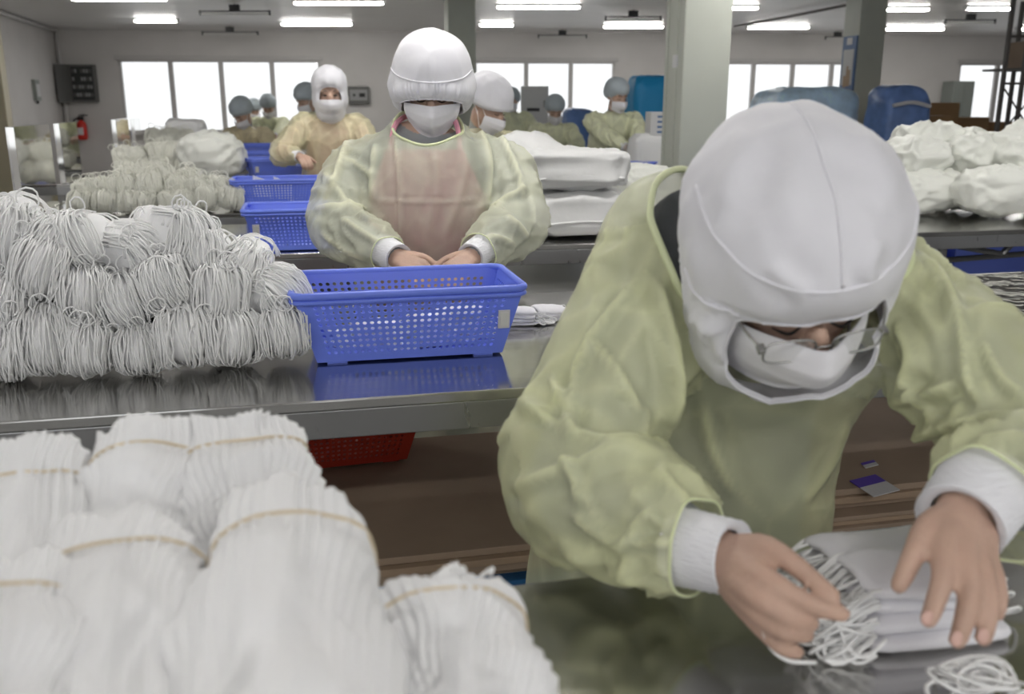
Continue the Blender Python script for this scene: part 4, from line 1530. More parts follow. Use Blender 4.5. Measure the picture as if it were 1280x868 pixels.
# ---- workers farther back
def far_person(label, px, py, k, yaw, pitch, bend, kind, gown_m, hands_px, seed, inner=GREYC, hw=1.0, turn=None, apron=None, vox=0.008, shoulder=0.17, elbow_out=0.9, roll=0):
    hc = at_k(px, py, k)
    turn = yaw if turn is None else turn
    a = math.radians(turn)
    f = np.array([math.sin(a), -math.cos(a), 0])
    s = np.array([math.cos(a), math.sin(a), 0])
    h = Head(hc, yaw, pitch, roll, hw)
    nk = hc - UPZ * 0.155 - f * (0.05 + 0.06 * bend)
    ch = nk - UPZ * 0.12 - f * 0.11 * bend
    wa = ch - UPZ * 0.18 - f * 0.16 * bend
    pe = np.array([wa[0], wa[1], 0]) - f * 0.10 * bend
    pe[2] = 0.84
    o = empty('person', (pe[0], pe[1], 0), label, 'person')
    sh = [nk - UPZ * 0.065 - s * shoulder - f * 0.02 * bend, nk - UPZ * 0.065 + s * shoulder - f * 0.02 * bend]
    wr = [at_k(*q) for q in hands_px]
    arms, sleeves, hands, tests = [], [], [], []
    for i in range(2):
        sg = -1 if i == 0 else 1
        e = two_bone(sh[i], wr[i], 0.28, 0.25, s * sg * elbow_out - UPZ * 0.5 - f * 0.3)
        fw = unit(wr[i] - e)
        w = wr[i]
        arms.append(([sh[i] - s * sg * 0.05, sh[i], (sh[i] + e) / 2, e, (e + w) / 2, w], [0.058, 0.060, 0.052, 0.046, 0.038, 0.026]))
        sleeves.append(([sh[i] - s * sg * 0.05, sh[i], (sh[i] + e) / 2, e, (e + w) / 2, w - fw * 0.03], [0.075, 0.082, 0.078, 0.076, 0.062, 0.044]))
        fwd = unit(fw * 0.7 + f * 0.3 - UPZ * 0.1)
        sd = unit(-s * sg - fwd * np.dot(-s * sg, fwd) + UPZ * 0.15)
        up = np.cross(sd, fwd)
        up = up if up[2] > 0 else -up
        hands += hand_chains(w, fwd, sd, unit(up), sg, 0.75, 1.0)
        tests.append((w, w + fwd * 0.07))
        cuff(w - fw * 0.05, w + fw * 0.012, 0.036, o)
    lx = s * 0.09
    legs = []
    for sg in (-1, 1):
        b = pe + lx * sg
        legs.append(([b * [1, 1, 0] + UPZ * 0.80, b * [1, 1, 0] + UPZ * 0.45 + f * 0.02, b * [1, 1, 0] + UPZ * 0.09], [0.085, 0.06, 0.042]))
        legs.append(([b * [1, 1, 0] + UPZ * 0.045 - f * 0.03, b * [1, 1, 0] + UPZ * 0.04 + f * 0.08, b * [1, 1, 0] + UPZ * 0.036 + f * 0.15], [0.042, 0.044, 0.035]))
    tsp = [(pe - UPZ * 0.10, 0.155, 0.11), (pe, 0.16, 0.115), (wa, 0.145, 0.105), (ch, 0.16, 0.11), (nk - UPZ * 0.03, 0.13, 0.075), (nk + UPZ * 0.01, 0.06, 0.05)]
    lo = np.array([pe[0], pe[1], 0.36])
    gsp = [(lo, 0.24, 0.19), (pe - UPZ * 0.2, 0.225, 0.17), (pe, 0.205, 0.155), (wa, 0.19, 0.145), (ch, 0.195, 0.140), (nk - UPZ * 0.04, 0.145, 0.095), (nk + UPZ * 0.015, 0.075, 0.065)]
    build_person(o, h, tsp, s, arms, legs, hands, inner, vox, gsp, sleeves, gown_m, max(0.010, vox), seed, amp=(0.010, 0.009), skin_test=tests, neck=[nk - UPZ * 0.04, nk + UPZ * 0.02, h.w((0, 0.02, -0.08))])
    if kind == 'cap':
        EL = [((0, 0.022, 0.045), (0.098, 0.118, 0.090)), ((0, 0.045, 0.0), (0.094, 0.085, 0.060))]
        V, F, rim = shell(h, EL, (0, -0.55, -0.84), lambda p: 1.18 + 0.05 * math.sin(3 * p), 48, 20, lambda t, p, x: 0.004 * ridge((x[0] * 30, x[1] * 30, x[2] * 30)) - 0.012 * math.exp(-t / 0.12))
        c = add('bouffant_cap', V, F, CAPM, o, smooth=True)
        add('elastic_edge', *tube(rim, 0.003, 6, closed=True), CAPM, c, smooth=True)
    elif kind == 'soft_hood':
        EL = [((0, 0.025, 0.045), (0.112, 0.128, 0.095)), ((0, 0.0, 0.010), (0.118, 0.124, 0.045))]
        V, F, rim = shell(h, EL, (0, -0.45, -0.9), lambda p: 1.22, 60, 24, lambda t, p, x: 0.005 * ridge((x[0] * 20, x[1] * 20, x[2] * 14)) - 0.016 * math.exp(-t / 0.12))
        c = add('soft_cap', V, F, HOODM, o, smooth=True)
        add('elastic_edge', *tube(rim, 0.003, 6, closed=True), HOODS, c, smooth=True)
    else:
        EL = [((0, 0.016, 0.042), (0.100, 0.115, 0.098)), ((0, -0.002, -0.055), (0.100, 0.100, 0.090)), ((0, -0.01, -0.120), (0.080, 0.085, 0.070))]

        def op(p):
            c, sn = math.cos(p), math.sin(p)
            r = 0.56 if sn > 0 else 0.62
            return 1.0 / ((abs(c) / 0.74) ** 2.2 + (abs(sn) / r) ** 2.2) ** (1 / 2.2)
        V, F, rim = shell(h, EL, (0, -1, -0.22), op, 60, 30, lambda t, p, x: 0.006 * ridge((x[0] * 20, x[1] * 20, x[2] * 12)) - 0.012 * math.exp(-t / 0.1))
        c = add('hood', V, F, HOODM, o, smooth=True)
        add('hood_edge', *tube(rim, 0.003, 6, closed=True), HOODS, c, smooth=True)
    face_mask(h, o, w=0.084, ztop=-0.034, zbot=-0.120, bulge=0.026 if kind == 'hood' else 0.010, point=0.018, loops=kind != 'hood', narrow=0.2)
    eyes(h, o, kind == 'hood')
    if apron is not None:
        V, F = [], []
        for j in range(17):
            t = j / 16
            c = pe + (wa - pe) * min(1, t * 2) if t < 0.5 else wa + (ch - UPZ * 0.0 - wa) * (t - 0.5) * 2
            for i in range(17):
                q = -1 + i / 8
                V.append(c + s * 0.165 * q + f * (0.122 * math.sqrt(max(0, 1 - (0.165 * q / 0.21) ** 2)) + 0.006 * ridge((q * 2, t * 5, 1))))
        for j in range(16):
            for i in range(16):
                b = j * 17 + i
                F.append((b, b + 1, b + 18, b + 17))
        add('apron', V, F, apron, o, smooth=True)
    return o


far_person('standing woman in white hood and cream gown with pale pink apron', 412, 113, 5.9, 12, 8, 0.12, 'hood', GOWN5, [(374, 196, 5.65), (452, 205, 5.7)], 1.3, PINKL, hw=1.1, turn=14, apron=PINKL, vox=0.006)
far_person('person in grey cap and warm beige gown bent over the far basket', 301, 140, 8.7, -22, 38, 0.75, 'cap', GOWN4, [(292, 186, 8.45), (312, 186, 8.45)], 2.3, turn=-12)
far_person('small far person in pale cap seen just past the beige-gowned one', 318, 136, 13.0, 25, 25, 0.4, 'cap', GOWN4, [(312, 168, 12.7), (326, 168, 12.7)], 3.3, vox=0.012)
far_person('far person in grey cap directly under the third window pane', 335, 132, 11.6, 10, 30, 0.5, 'cap', GOWN3, [(328, 170, 11.3), (344, 170, 11.3)], 4.3, vox=0.012)
far_person('person in grey cap half hidden behind the white-hooded woman', 381, 122, 8.9, -35, 28, 0.8, 'cap', GOWN3, [(352, 176, 8.6), (372, 178, 8.6)], 5.3, turn=-40)
far_person('person in white cap bending sideways behind the middle worker', 613, 128, 4.75, 55, 30, 1.0, 'soft_hood', GOWN5, [(655, 200, 4.45), (672, 202, 4.6)], 6.3, turn=35, vox=0.006)
far_person('far person in grey cap and green gown near the white cabinet', 639, 124, 10.6, -8, 5, 0.1, 'cap', GOWN3, [(628, 170, 10.4), (655, 170, 10.4)], 7.3, vox=0.010)
far_person('person in grey cap looking down in front of white cabinet', 694, 136, 9.3, 6, 26, 0.5, 'cap', GOWN3, [(680, 185, 9.05), (712, 185, 9.05)], 8.3)
far_person('person in grey cap and pale green gown sorting masks beside near column', 772, 118, 7.75, 26, 14, 0.35, 'cap', GOWN3, [(782, 184, 7.45), (800, 187, 7.5)], 9.3, turn=16, vox=0.007, shoulder=0.19)


# ------------------------------------------------------------------ perforated baskets
def wall_grid(c00, c10, c01, c11, nx, ny, mx, my0, my1, hole=0.30):
    """Bilinear wall with round holes; margins in metres fractions."""
    c00, c10, c01, c11 = [np.asarray(q, float) for q in (c00, c10, c01, c11)]

    def P(s, t):
        return (c00 * (1 - s) + c10 * s) * (1 - t) + (c01 * (1 - s) + c11 * s) * t
    V, F = [], []

    def quad(s0, s1, t0, t1):
        n = len(V)
        V.extend([P(s0, t0), P(s1, t0), P(s1, t1), P(s0, t1)])
        F.append((n, n + 1, n + 2, n + 3))
    quad(0, mx, 0, 1)
    quad(1 - mx, 1, 0, 1)
    quad(mx, 1 - mx, 0, my0)
    quad(mx, 1 - mx, 1 - my1, 1)
    ds, dt = (1 - 2 * mx) / nx, (1 - my0 - my1) / ny
    ang = np.arange(8) * math.pi / 4
    oc = [(1, 0.5), (1, 1), (0.5, 1), (0, 1), (0, 0.5), (0, 0), (0.5, 0), (1, 0)]
    for i in range(nx):
        for j in range(ny):
            s0, t0 = mx + i * ds, my0 + j * dt
            n = len(V)
            for a, (ox, oy) in zip(ang, oc):
                V.append(P(s0 + ox * ds, t0 + oy * dt))
            for a in ang:
                V.append(P(s0 + (0.5 + hole * math.cos(a)) * ds, t0 + (0.5 + hole * math.sin(a)) * dt))
            for q in range(8):
                r = (q + 1) % 8
                F.append((n + q, n + r, n + 8 + r, n + 8 + q))
    return V, F


def basket_meshes(L=0.45, W=0.255, H=0.145, l=0.375, w=0.19, nx=26, ny=9, nxs=13):
    B = [(-l / 2, -w / 2, 0.006), (l / 2, -w / 2, 0.006), (l / 2, w / 2, 0.006), (-l / 2, w / 2, 0.006)]
    T = [(-L / 2, -W / 2, H), (L / 2, -W / 2, H), (L / 2, W / 2, H), (-L / 2, W / 2, H)]
    parts = []
    for i in range(4):
        j = (i + 1) % 4
        parts.append(wall_grid(B[i], B[j], T[i], T[j], nx if i % 2 == 0 else nxs, ny, 0.06 if i % 2 == 0 else 0.10, 0.09, 0.13))
    V, F = merge(parts)
    wm = add('tmp', V, F, BLUE, local=True)
    bm = bmesh.new()
    bm.from_mesh(wm.data)
    bmesh.ops.remove_doubles(bm, verts=bm.verts, dist=0.0003)
    bm.to_mesh(wm.data)
    bm.free()
    walls = wm.data
    bpy.data.objects.remove(wm)
    # rounded rectangle rim
    a = []
    r = 0.022
    for (cx, cy, s) in ((L / 2 - r, -W / 2 + r, -90), (L / 2 - r, W / 2 - r, 0), (-L / 2 + r, W / 2 - r, 90), (-L / 2 + r, -W / 2 + r, 180)):
        for q in range(6):
            t = math.radians(s + 90 * q / 5)
            a.append((cx + (r + 0.004) * math.cos(t), cy + (r + 0.004) * math.sin(t), H))
    a = np.array(a)
    v1, f1 = tube(a, 0.0075, 10, closed=True)
    b = a.copy()
    b[:, 2] -= 0.012
    cen = np.array([0, 0, 0])
    b[:, :2] *= 1.005
    v2, f2 = tube(b, 0.005, 8, closed=True)
    rim = merge([(v1, f1), (v2, f2)])
    fl = bbox((0, 0, 0.007), l / 2, w / 2, 0.003, b=0.002)
    feet = [bbox((sx * (l / 2 - 0.04), sy * (w / 2 - 0.012), 0.003), 0.02, 0.008, 0.003, b=0.001) for sx in (-1, 1) for sy in (-1, 1)]
    return walls, rim, fl, feet


BW, BRIM, BFL, BFEET = basket_meshes()


def basket(p, rz, label, m=BLUE, scale=1.0, tagside=1, tag_on=True, name='plastic_basket'):
    o = empty(name, p, label, 'basket', 'plastic baskets')
    o.rotation_euler = (0, 0, rz)
    o.scale = (scale,) * 3
    me = BW if m is BLUE else BW.copy()
    if m is not BLUE:
        me.materials.clear()
        me.materials.append(m)
    w = bpy.data.objects.new('perforated_wall', me)
    COL.objects.link(w)
    w.parent = o
    md = w.modifiers.new('thickness', 'SOLIDIFY')
    md.thickness = 0.0022
    add('rim', *BRIM, m, o, smooth=True, local=True)
    add('basket_floor', *BFL, m, o, local=True)
    for f in BFEET:
        add('foot', *f, m, o, local=True)
    if tag_on:
        R = rotx(math.radians(13))
        add('tag_holder', *bbox((tagside * 0.186, -0.1165, 0.080), 0.012, 0.002, 0.020, R.T, 0.001), LABW, o, local=True)
        add('paper_tag', *bbox((tagside * 0.186, -0.1190, 0.080), 0.008, 0.001, 0.015, R.T, 0.0005), TAGM, o, local=True)
    return o


basket(uv(0.190, 1.888, 0.85), ROW, 'large blue perforated basket standing in front of the middle worker')
p = at_z(321, 316, 0.85)
u_, v_ = to_uv(p)
basket(uv(u_ + 0.19, v_ + 0.10, 0.85), ROW, 'blue perforated basket beside the middle worker sleeve, lower of two', tagside=-1)
basket(uv(-0.12, 4.72, 0.85), ROW, 'blue perforated basket holding white sheets, just behind the lower one', tagside=1)
p = at_z(352, 226, 0.85)
basket(p + RV * 0.1, ROW + 0.25, 'blue basket at the corner of the far table below the hooded woman', tagside=-1)
p = at_z(334, 214, 0.85)
basket(p + RV * 0.12 + RU * 0.02, ROW + 0.1, 'small far blue basket between two other blue baskets', scale=0.95)
p = at_z(311, 205, 0.85)
basket(p + RV * 0.1, ROW, 'blue basket under the hands of the beige-gowned worker', scale=1.1)
basket(uv(to_uv(at_v(800, 214, 6.6))[0], 6.62, 0.85), ROW - 0.5, 'blue basket edge under the hands of the mask sorting worker', scale=0.55, tag_on=False)
basket(at_z(410, 588, 0.492) + RV * 0.10, ROW + 0.08, 'red plastic basket on the cardboard under the basket table', m=REDP, scale=1.0, tag_on=False)


# ------------------------------------------------------------------ bundles of masks with ear-loop cords
def cord_variant(seed, a=0.050, b=0.056, L=0.088, ns=58):
    r = np.random.default_rng(seed)
    core = superell((a * 1.03, L * 1.13, b * 1.02), 0.9, 0.9, 34, 20, 0.004, 22, seed)
    cv = []
    for i in range(ns):
        ps = math.radians(r.uniform(-88, 88))
        w = r.uniform(0.96, 1.07)
        y0 = -L * 0.55
        pts = []
        n0 = r.uniform(0.0, 0.5)
        top_x = a * 0.9 * math.sin(ps) * r.uniform(0.7, 1.0)
        bot_x = a * 0.8 * math.sin(ps) * r.uniform(0.6, 1.05)
        bul = a * math.sin(ps) * w * 1.06
        fy = L * 0.62 * (math.cos(ps) ** 0.6) * r.uniform(0.9, 1.08)
        sag = r.uniform(-0.006, 0.004)
        pts = [(top_x * 0.9, y0 + 0.05 + n0 * 0.04, b * 0.98 * math.cos(ps * 0.45)), (top_x, y0, b * 1.02 * math.cos(ps * 0.5)), (bul * 0.95, y0 - fy * 0.72, b * 0.66), (bul, y0 - fy, sag), (bul * 0.95, y0 - fy * 0.74, -b * 0.66 + sag), (bot_x, y0, -b * 0.97 * math.cos(ps * 0.5)), (bot_x * 0.9, y0 + 0.05, -b * 0.9)]
        pts = np.array(pts) + r.normal(0, 0.0034, (7, 3))
        cv.append(spline(pts, 15))
    for i in range(16):                                   # cords lying across the back of the stack
        y1 = r.uniform(-L * 0.5, L * 0.9)
        y2 = y1 + r.normal(0, 0.03)
        t = np.linspace(-1.2, 1.2, 7)
        pts = np.stack([a * 1.0 * np.sin(t), y1 + (y2 - y1) * (t + 1.2) / 2.4, b * 1.0 * np.cos(t)], 1)
        cv.append(spline(pts + r.normal(0, 0.0012, pts.shape), 11))
    for i in range(4):                                    # stray loops
        x = r.uniform(-a, a)
        t = np.linspace(0.2, 2 * math.pi - 0.2, 12)
        rr = r.uniform(0.010, 0.020)
        pts = np.stack([x + rr * np.sin(t), np.full(12, -L * r.uniform(0.3, 0.9)), b + rr * 0.6 - rr * np.cos(t) * 0.9], 1)
        cv.append(pts + r.normal(0, 0.001, pts.shape))
    return core, strands(cv, 0.0017, 5)


VARS = []
for sd in range(5):
    core, st = cord_variant(sd + 1)
    c = add('tmp', *core, BUNDM, smooth=True, local=True)
    s = add('tmp', *st, LOOPM, smooth=True, local=True)
    cc, sc2 = c.data.copy(), s.data.copy()
    for me, m in ((cc, BUNDC), (sc2, LOOPC)):
        me.materials.clear()
        me.materials.append(m)
    VARS.append((c.data, s.data, cc, sc2))
    bpy.data.objects.remove(c)
    bpy.data.objects.remove(s)


def bundle(p, rot, scale, label, group, cream=False, var=0, plain=False):
    o = empty('mask_bundle', p, label, 'mask bundle', group)
    o.rotation_euler = rot
    o.scale = scale
    v = VARS[var % 5]
    for nm, me in (('mask_stack', v[2 if cream else 0]), ('ear_loops', v[3 if cream else 1])):
        q = bpy.data.objects.new(nm, me)
        COL.objects.link(q)
        q.parent = o
        if nm == 'ear_loops':
            q['kind'] = 'stuff'
    return o


rb = np.random.default_rng(21)
pile = {
    'bottom': [(10, 432, 1.0, 1.0), (63, 416, 0.98, 1.18), (122, 422, 1.0, 1.02), (177, 426, 0.85, 0.85), (232, 412, 1.15, 1.12), (287, 417, 1.12, 1.0), (354, 408, 0.95, 0.95)],
    'second': [(20, 368, 0.95, 1.0), (62, 334, 0.95, 1.1), (110, 362, 0.92, 0.95), (165, 373, 1.0, 1.0), (217, 352, 1.0, 1.0), (272, 360, 1.1, 1.1), (328, 370, 1.1, 1.1)],
    'top': [(16, 292, 1.05, 1.2), (68, 300, 0.8, 0.8), (110, 303, 0.98, 1.05), (158, 314, 1.1, 1.05), (212, 298, 1.15, 1.1), (258, 318, 1.0, 0.9), (308, 333, 1.0, 0.95)],
}
VF = {'bottom': 1.84, 'second': 1.875, 'top': 1.92}
for row, items in pile.items():
    for i, (x, y, sw, sh) in enumerate(items):
        p = at_v(x, y, VF[row])
        if row == 'bottom':
            p[2] = max(p[2], 0.852 + 0.0585 * sh)
        yaw = ROW + rb.uniform(-0.25, 0.25)
        if (row, i) in (('top', 3), ('top', 4), ('second', 6)):
            yaw = ROW + rb.uniform(0.7, 1.2)
        bundle(p, (rb.uniform(-0.12, 0.12), rb.uniform(-0.5, 0.5) if row != 'bottom' else rb.uniform(-0.1, 0.1), yaw), (sw * 0.95, 1.0, sh * 0.96), 'white corded mask bundle, %s from the edge in the %s row beside big basket' % (ordinal(i), row), 'white corded bundles beside the big basket', var=int(rb.integers(5)))

cream = {
    'bottom': ([(105, 259, 0.95), (133, 259, 0.95), (161, 259, 0.95), (186, 259, 0.95), (207, 259, 0.9), (228, 259, 0.95), (254, 259, 1.05), (292, 256, 1.05)], 4.66),
    'middle': ([(112, 240, 1.1), (130, 238, 1.1), (150, 236, 1.2), (186, 234, 1.2), (218, 236, 1.15), (246, 237, 1.15), (273, 238, 1.2)], 4.72),
    'top': ([(158, 224, 1.1), (197, 222, 1.15), (236, 226, 1.1)], 4.80),
}
for row, (items, v) in cream.items():
    for i, (x, y, s) in enumerate(items):
        p = at_v(x, y, v)
        if row == 'bottom':
            p[2] = 0.852 + 0.0585 * s
        bundle(p, (rb.uniform(-0.1, 0.1), rb.uniform(-0.2, 0.2), ROW + 0.2 + rb.uniform(-0.3, 0.3)), (s, 1.0, s), 'cream corded mask bundle, %s along the %s row of the low pile' % (ordinal(i), row), 'cream corded bundles in the low pile', True, int(rb.integers(5)))
heap = {
    'bottom': ([(157, 214, 1.2), (180, 214, 1.25), (204, 213, 1.25), (228, 213, 1.25), ], 6.62),
    'middle': ([(157, 196, 1.3), (176, 197, 1.2), (196, 193, 1.4), (218, 192, 1.4), ], 6.68),
}
for row, (items, v) in heap.items():
    for i, (x, y, s) in enumerate(items):
        p = at_v(x, y, v)
        if row == 'bottom':
            p[2] = 0.852 + 0.0585 * s
        bundle(p, (0, rb.uniform(-0.3, 0.3), ROW + rb.uniform(-0.4, 0.6)), (s, 1.0, s), 'cream corded mask bundle, %s along the %s row of the rear heap' % (ordinal(i), row), 'cream corded bundles in the rear heap', True, int(rb.integers(5)))
far = [(190, 184, 1.2), (208, 183, 1.2), (226, 183, 1.2), (258, 185, 1.3), (274, 185, 1.1), (193, 172, 1.3), (212, 172, 1.3), (230, 173, 1.3)]
for i, (x, y, s) in enumerate(far):
    p = at_v(x, y, 8.15)
    if i < 5:
        p[2] = 0.852 + 0.0585 * s
    bundle(p, (0, rb.uniform(-0.3, 0.3), ROW + rb.uniform(-0.4, 0.6)), (s, 1.0, s), 'small far cream bundle, %s in the %s row before the window' % (ordinal(i if i < 5 else i - 5), 'lower' if i < 5 else 'upper'), 'far cream bundles before the window', True, int(rb.integers(5)))


# ------------------------------------------------------------------ banded stacks in the foreground
def banded_stack(far_px, near_px, w, h, label, seed, taper=0.9):
    top0, top1 = at_k(*far_px), at_k(*near_px)
    d = unit(top1 - top0)
    s = unit(np.cross(d, UPZ))
    if s[0] < 0:
        s = -s
    n = unit(np.cross(s, d))
    n = n if n[2] > 0 else -n
    c0, c1 = top0 - n * h / 2, top1 - n * h / 2
    L = np.linalg.norm(c1 - c0)
    base = (c0 + c1) / 2 - n * h / 2
    o = empty('banded_mask_stack', base, label, 'mask bundle', 'banded mask stacks in the foreground')
    r = np.random.default_rng(seed)
    na, ny = 180, 40
    rings = []
    ph = r.uniform(0, 6, 8)
    for j in range(ny):
        t = j / (ny - 1)
        pin = 1 - 0.07 * math.exp(-((t - 0.24) / 0.05) ** 2)
        wd = w / 2 * (taper + (1.10 - taper) * min(1, t * 1.6)) * pin
        hh = h / 2 * (0.90 + 0.16 * min(1, t * 1.5)) * pin
        ring = []
        for k in range(na):
            a = 2 * math.pi * k / na
            ca, sa = math.cos(a), math.sin(a)
            x = math.copysign(abs(ca) ** 0.80, ca) * wd
            z = math.copysign(abs(sa) ** 0.80, sa) * hh
            # edges of the single masks run along the stack
            q = x / w * 17 + 1.6 * nz((x * 12, t * 2.0, seed)) + 1.2 * t * t * x / w * 6 + ph[0]
            g = 0.0085 * (0.3 + 1.2 * abs(nz((x * 30, seed, t)))) * (abs((q % 1) - 0.5) * 2 - 0.5) * (1 if abs(sa) > 0.3 else 0.5)
            lum = 0.012 * nz((x * 14 + seed, t * 3.5, z * 14)) + 0.006 * ridge((x * 30 + seed, t * 3.0, 1)) + 0.0015 * nz((x * 60, t * 14, z * 60 + seed))
            e = 0.020 * nz((x * 45, seed, z * 30)) * max(0, 1 - j / 3)
            m = 1 + (g + lum) / math.hypot(x, z)
            ring.append(c0 + (c1 - c0) * t + d * e + s * x * m + n * z * m)
        rings.append(np.array(ring))
    st = add('mask_stack', *loft(rings), BUNDM, o, smooth=True)
    # rubber band
    rg = rings[8]
    cen = rg.mean(0)
    band = cen + (rg[::3] - cen) * 1.012
    for _ in range(3):
        band = 0.5 * band + 0.25 * (np.roll(band, 1, 0) + np.roll(band, -1, 0))
    band = cen + (band - cen) * 1.012
    bd = np.concatenate([band])
    v1, f1 = tube(bd, 0.0013, 6, closed=True)
    add('rubber_band', v1, f1, BANDM, o, smooth=True)
    cv = []
    for i in range(130):
        ra, an = math.sqrt(r.uniform(0, 1)) * 0.40, r.uniform(0, 2 * math.pi)
        x0 = ra * math.cos(an) * w * taper
        z0 = ra * math.sin(an) * h * 0.9
        x1, z1 = x0 + r.normal(0, 0.006), z0 + r.normal(0, 0.006)
        ln = r.uniform(0.004, 0.013)
        b = c0 + d * 0.006
        cv.append(spline([b + s * x0 + n * z0, b - d * ln * 0.8 + s * (x0 - 0.003) + n * (z0 + 0.002), b - d * ln + s * (x0 + x1) / 2 + n * (z0 + z1) / 2, b - d * ln * 0.7 + s * (x1 + 0.003) + n * z1, b + s * x1 + n * z1], 9))
    lp = add('ear_loops', *strands(cv, 0.0016, 5), LOOPM, o, smooth=True)
    lp['kind'] = 'stuff'
    return o


banded_stack((308, 512, 0.80), (326, 706, 0.70), 0.104, 0.075, 'banded white mask stack at the rear of the foreground pile beside red basket', 1)
banded_stack((180, 524, 0.79), (150, 730, 0.68), 0.108, 0.075, 'banded white mask stack at the rear, second from the frame edge', 2)
banded_stack((28, 546, 0.76), (-8, 780, 0.62), 0.105, 0.075, 'banded white mask stack at the rear corner of the frame edge', 3)
banded_stack((150, 630, 0.66), (105, 905, 0.47), 0.115, 0.090, 'banded white mask stack in front, fanned wide at the frame bottom', 4, 0.8)
banded_stack((352, 600, 0.67), (335, 905, 0.465), 0.132, 0.100, 'widest banded mask stack lying toward the camera, centre front', 5, 0.72)
banded_stack((556, 706, 0.66), (592, 925, 0.53), 0.104, 0.075, 'banded mask stack set apart beside the bare steel table top', 6, 0.85)
banded_stack((-15, 690, 0.58), (-60, 925, 0.44), 0.105, 0.075, 'banded mask stack cut by the frame edge, lowest', 7)
# the layer they lie on
for i, (u, v, lb) in enumerate(((-0.20, 0.80, 'lower banded stack under the rear of the foreground pile'), (-0.33, 0.80, 'lower banded stack beneath the rear second stack'), (-0.47, 0.80, 'lower banded stack beneath the rear corner stack'), (-0.05, 0.60, 'lower banded stack beneath the widest front stack'), (-0.18, 0.60, 'lower banded stack beneath the fanned front stack'), (-0.31, 0.60, 'lower banded stack beneath the frame edge stack'))):
    a = uv(u, v, 0.85 + 0.078)
    b = uv(u, v - 0.2, 0.85 + 0.078)
    inv = lambda q: (640 + FPX * np.dot(q - CC, CR) / np.dot(q - CC, CF), 434 - FPX * np.dot(q - CC, CU) / np.dot(q - CC, CF), float(np.dot(q - CC, CF)))
    banded_stack(inv(a), inv(b), 0.115, 0.075, lb, 20 + i)


# ------------------------------------------------------------------ the mask packs under the bent worker's hands
def mask_pack(c, rz, L, W, H, label, seed, loops_at=-1, layers=4, nl=110):
    o = empty('mask_pack', c, label, 'mask bundle', 'mask packs under the hands')
    o.rotation_euler = (0, 0, rz)
    r = np.random.default_rng(seed)
    for i in range(layers):
        z = H * (i + 0.5) / layers
        j = r.normal(0, 0.0022, 2)
        v, f = superell((L / 2 + r.normal(0, 0.0015), W / 2 + r.normal(0, 0.002), H / layers * 0.60), 0.7, 0.30, 48, 12, 0.0028, 26, seed + i)
        v[:, 2] += 0.005 * np.sin(v[:, 0] * 26 + seed) * (i / layers) + 0.010 * (1 - (v[:, 1] / (W / 2)) ** 2) * i / layers
        add('folded_mask', v + np.array([j[0], j[1], z]), f, MASKM, o, smooth=True, local=True)
    cv = []
    for s in ([loops_at] if loops_at else []):
        for i in range(nl):
            y0 = r.uniform(-W / 2, W / 2) * 0.95
            z0 = r.uniform(0.15, 1.0) * H
            y1 = y0 + r.normal(0, 0.016)
            ln = r.uniform(0.02, 0.055)
            zz = max(0.004, z0 - r.uniform(0.0, 0.05))
            x = s * L / 2
            cv.append(spline([(x * 0.85, y0, z0 + 0.003), (x * 1.0, y0, z0), (x + s * ln * 0.75, y0 + r.normal(0, 0.01), (z0 + zz) / 2), (x + s * ln, (y0 + y1) / 2, zz), (x + s * ln * 0.6, y1, max(0.004, zz - 0.005)), (x * 0.98, y1, max(0.004, z0 * 0.6))], 14))
    for s in (1,):
        for i in range(4):
            y0 = -W / 2 + 0.02 + 0.012 * i
            z0 = H * (0.3 + 0.15 * i)
            cv.append(spline([(L / 2 * 0.98, y0, z0), (L / 2 + 0.02, y0, z0 + 0.004), (L / 2 + 0.032, y0 + 0.012, z0 - 0.008), (L / 2 + 0.018, y0 + 0.02, max(0.004, z0 - 0.016)), (L / 2 * 0.98, y0 + 0.022, max(0.004, z0 - 0.012))], 12))
    lp = add('ear_loops', *strands(cv, 0.0017, 6), LOOPM, o, smooth=True, local=True)
    lp['kind'] = 'stuff'
    return o


c = at_z(1165, 800, 0.85)
mask_pack(at_z(1168, 818, 0.85) + np.array([0.0, 0.048, 0.001]), math.radians(10), 0.150, 0.085, 0.064, 'white folded mask pack pressed under the flat hand', 3)
mask_pack(at_z(1096, 742, 0.85) + np.array([0.0, 0.0, 0.001]), math.radians(16), 0.150, 0.075, 0.055, 'white mask pack lying behind the one under the hand', 4, loops_at=-1, nl=40)
cv = []
rl = np.random.default_rng(5)
for i in range(9):
    c = at_z(1225 + 14 * rl.normal(), 868 + 14 * rl.normal(), 0.853)
    t = np.linspace(0, 2 * np.pi, 20)
    rr = rl.uniform(0.014, 0.026)
    cv.append(np.stack([c[0] + rr * 1.5 * np.cos(t + i), c[1] + rr * np.sin(t + i), 0.853 + 0.006 + 0.004 * np.sin(t * 2 + i) + 0.002 * i], 1))
o = add('loose_ear_loops', *strands(cv, 0.0018, 6), LOOPM, smooth=True)
tag(o, 'loose white elastic cords at the front edge beside the mask pack', 'cords', kind='stuff')
cv = [spline([at_k(950, 775, 0.80), at_k(962, 808, 0.800), at_k(985, 826, 0.80), at_k(1020, 829, 0.81)], 16)]
o = add('ear_loop_cord', *strands(cv, 0.0019, 6), LOOPM, smooth=True)
tag(o, 'single white elastic cord hanging from the pinching hand', 'cord')

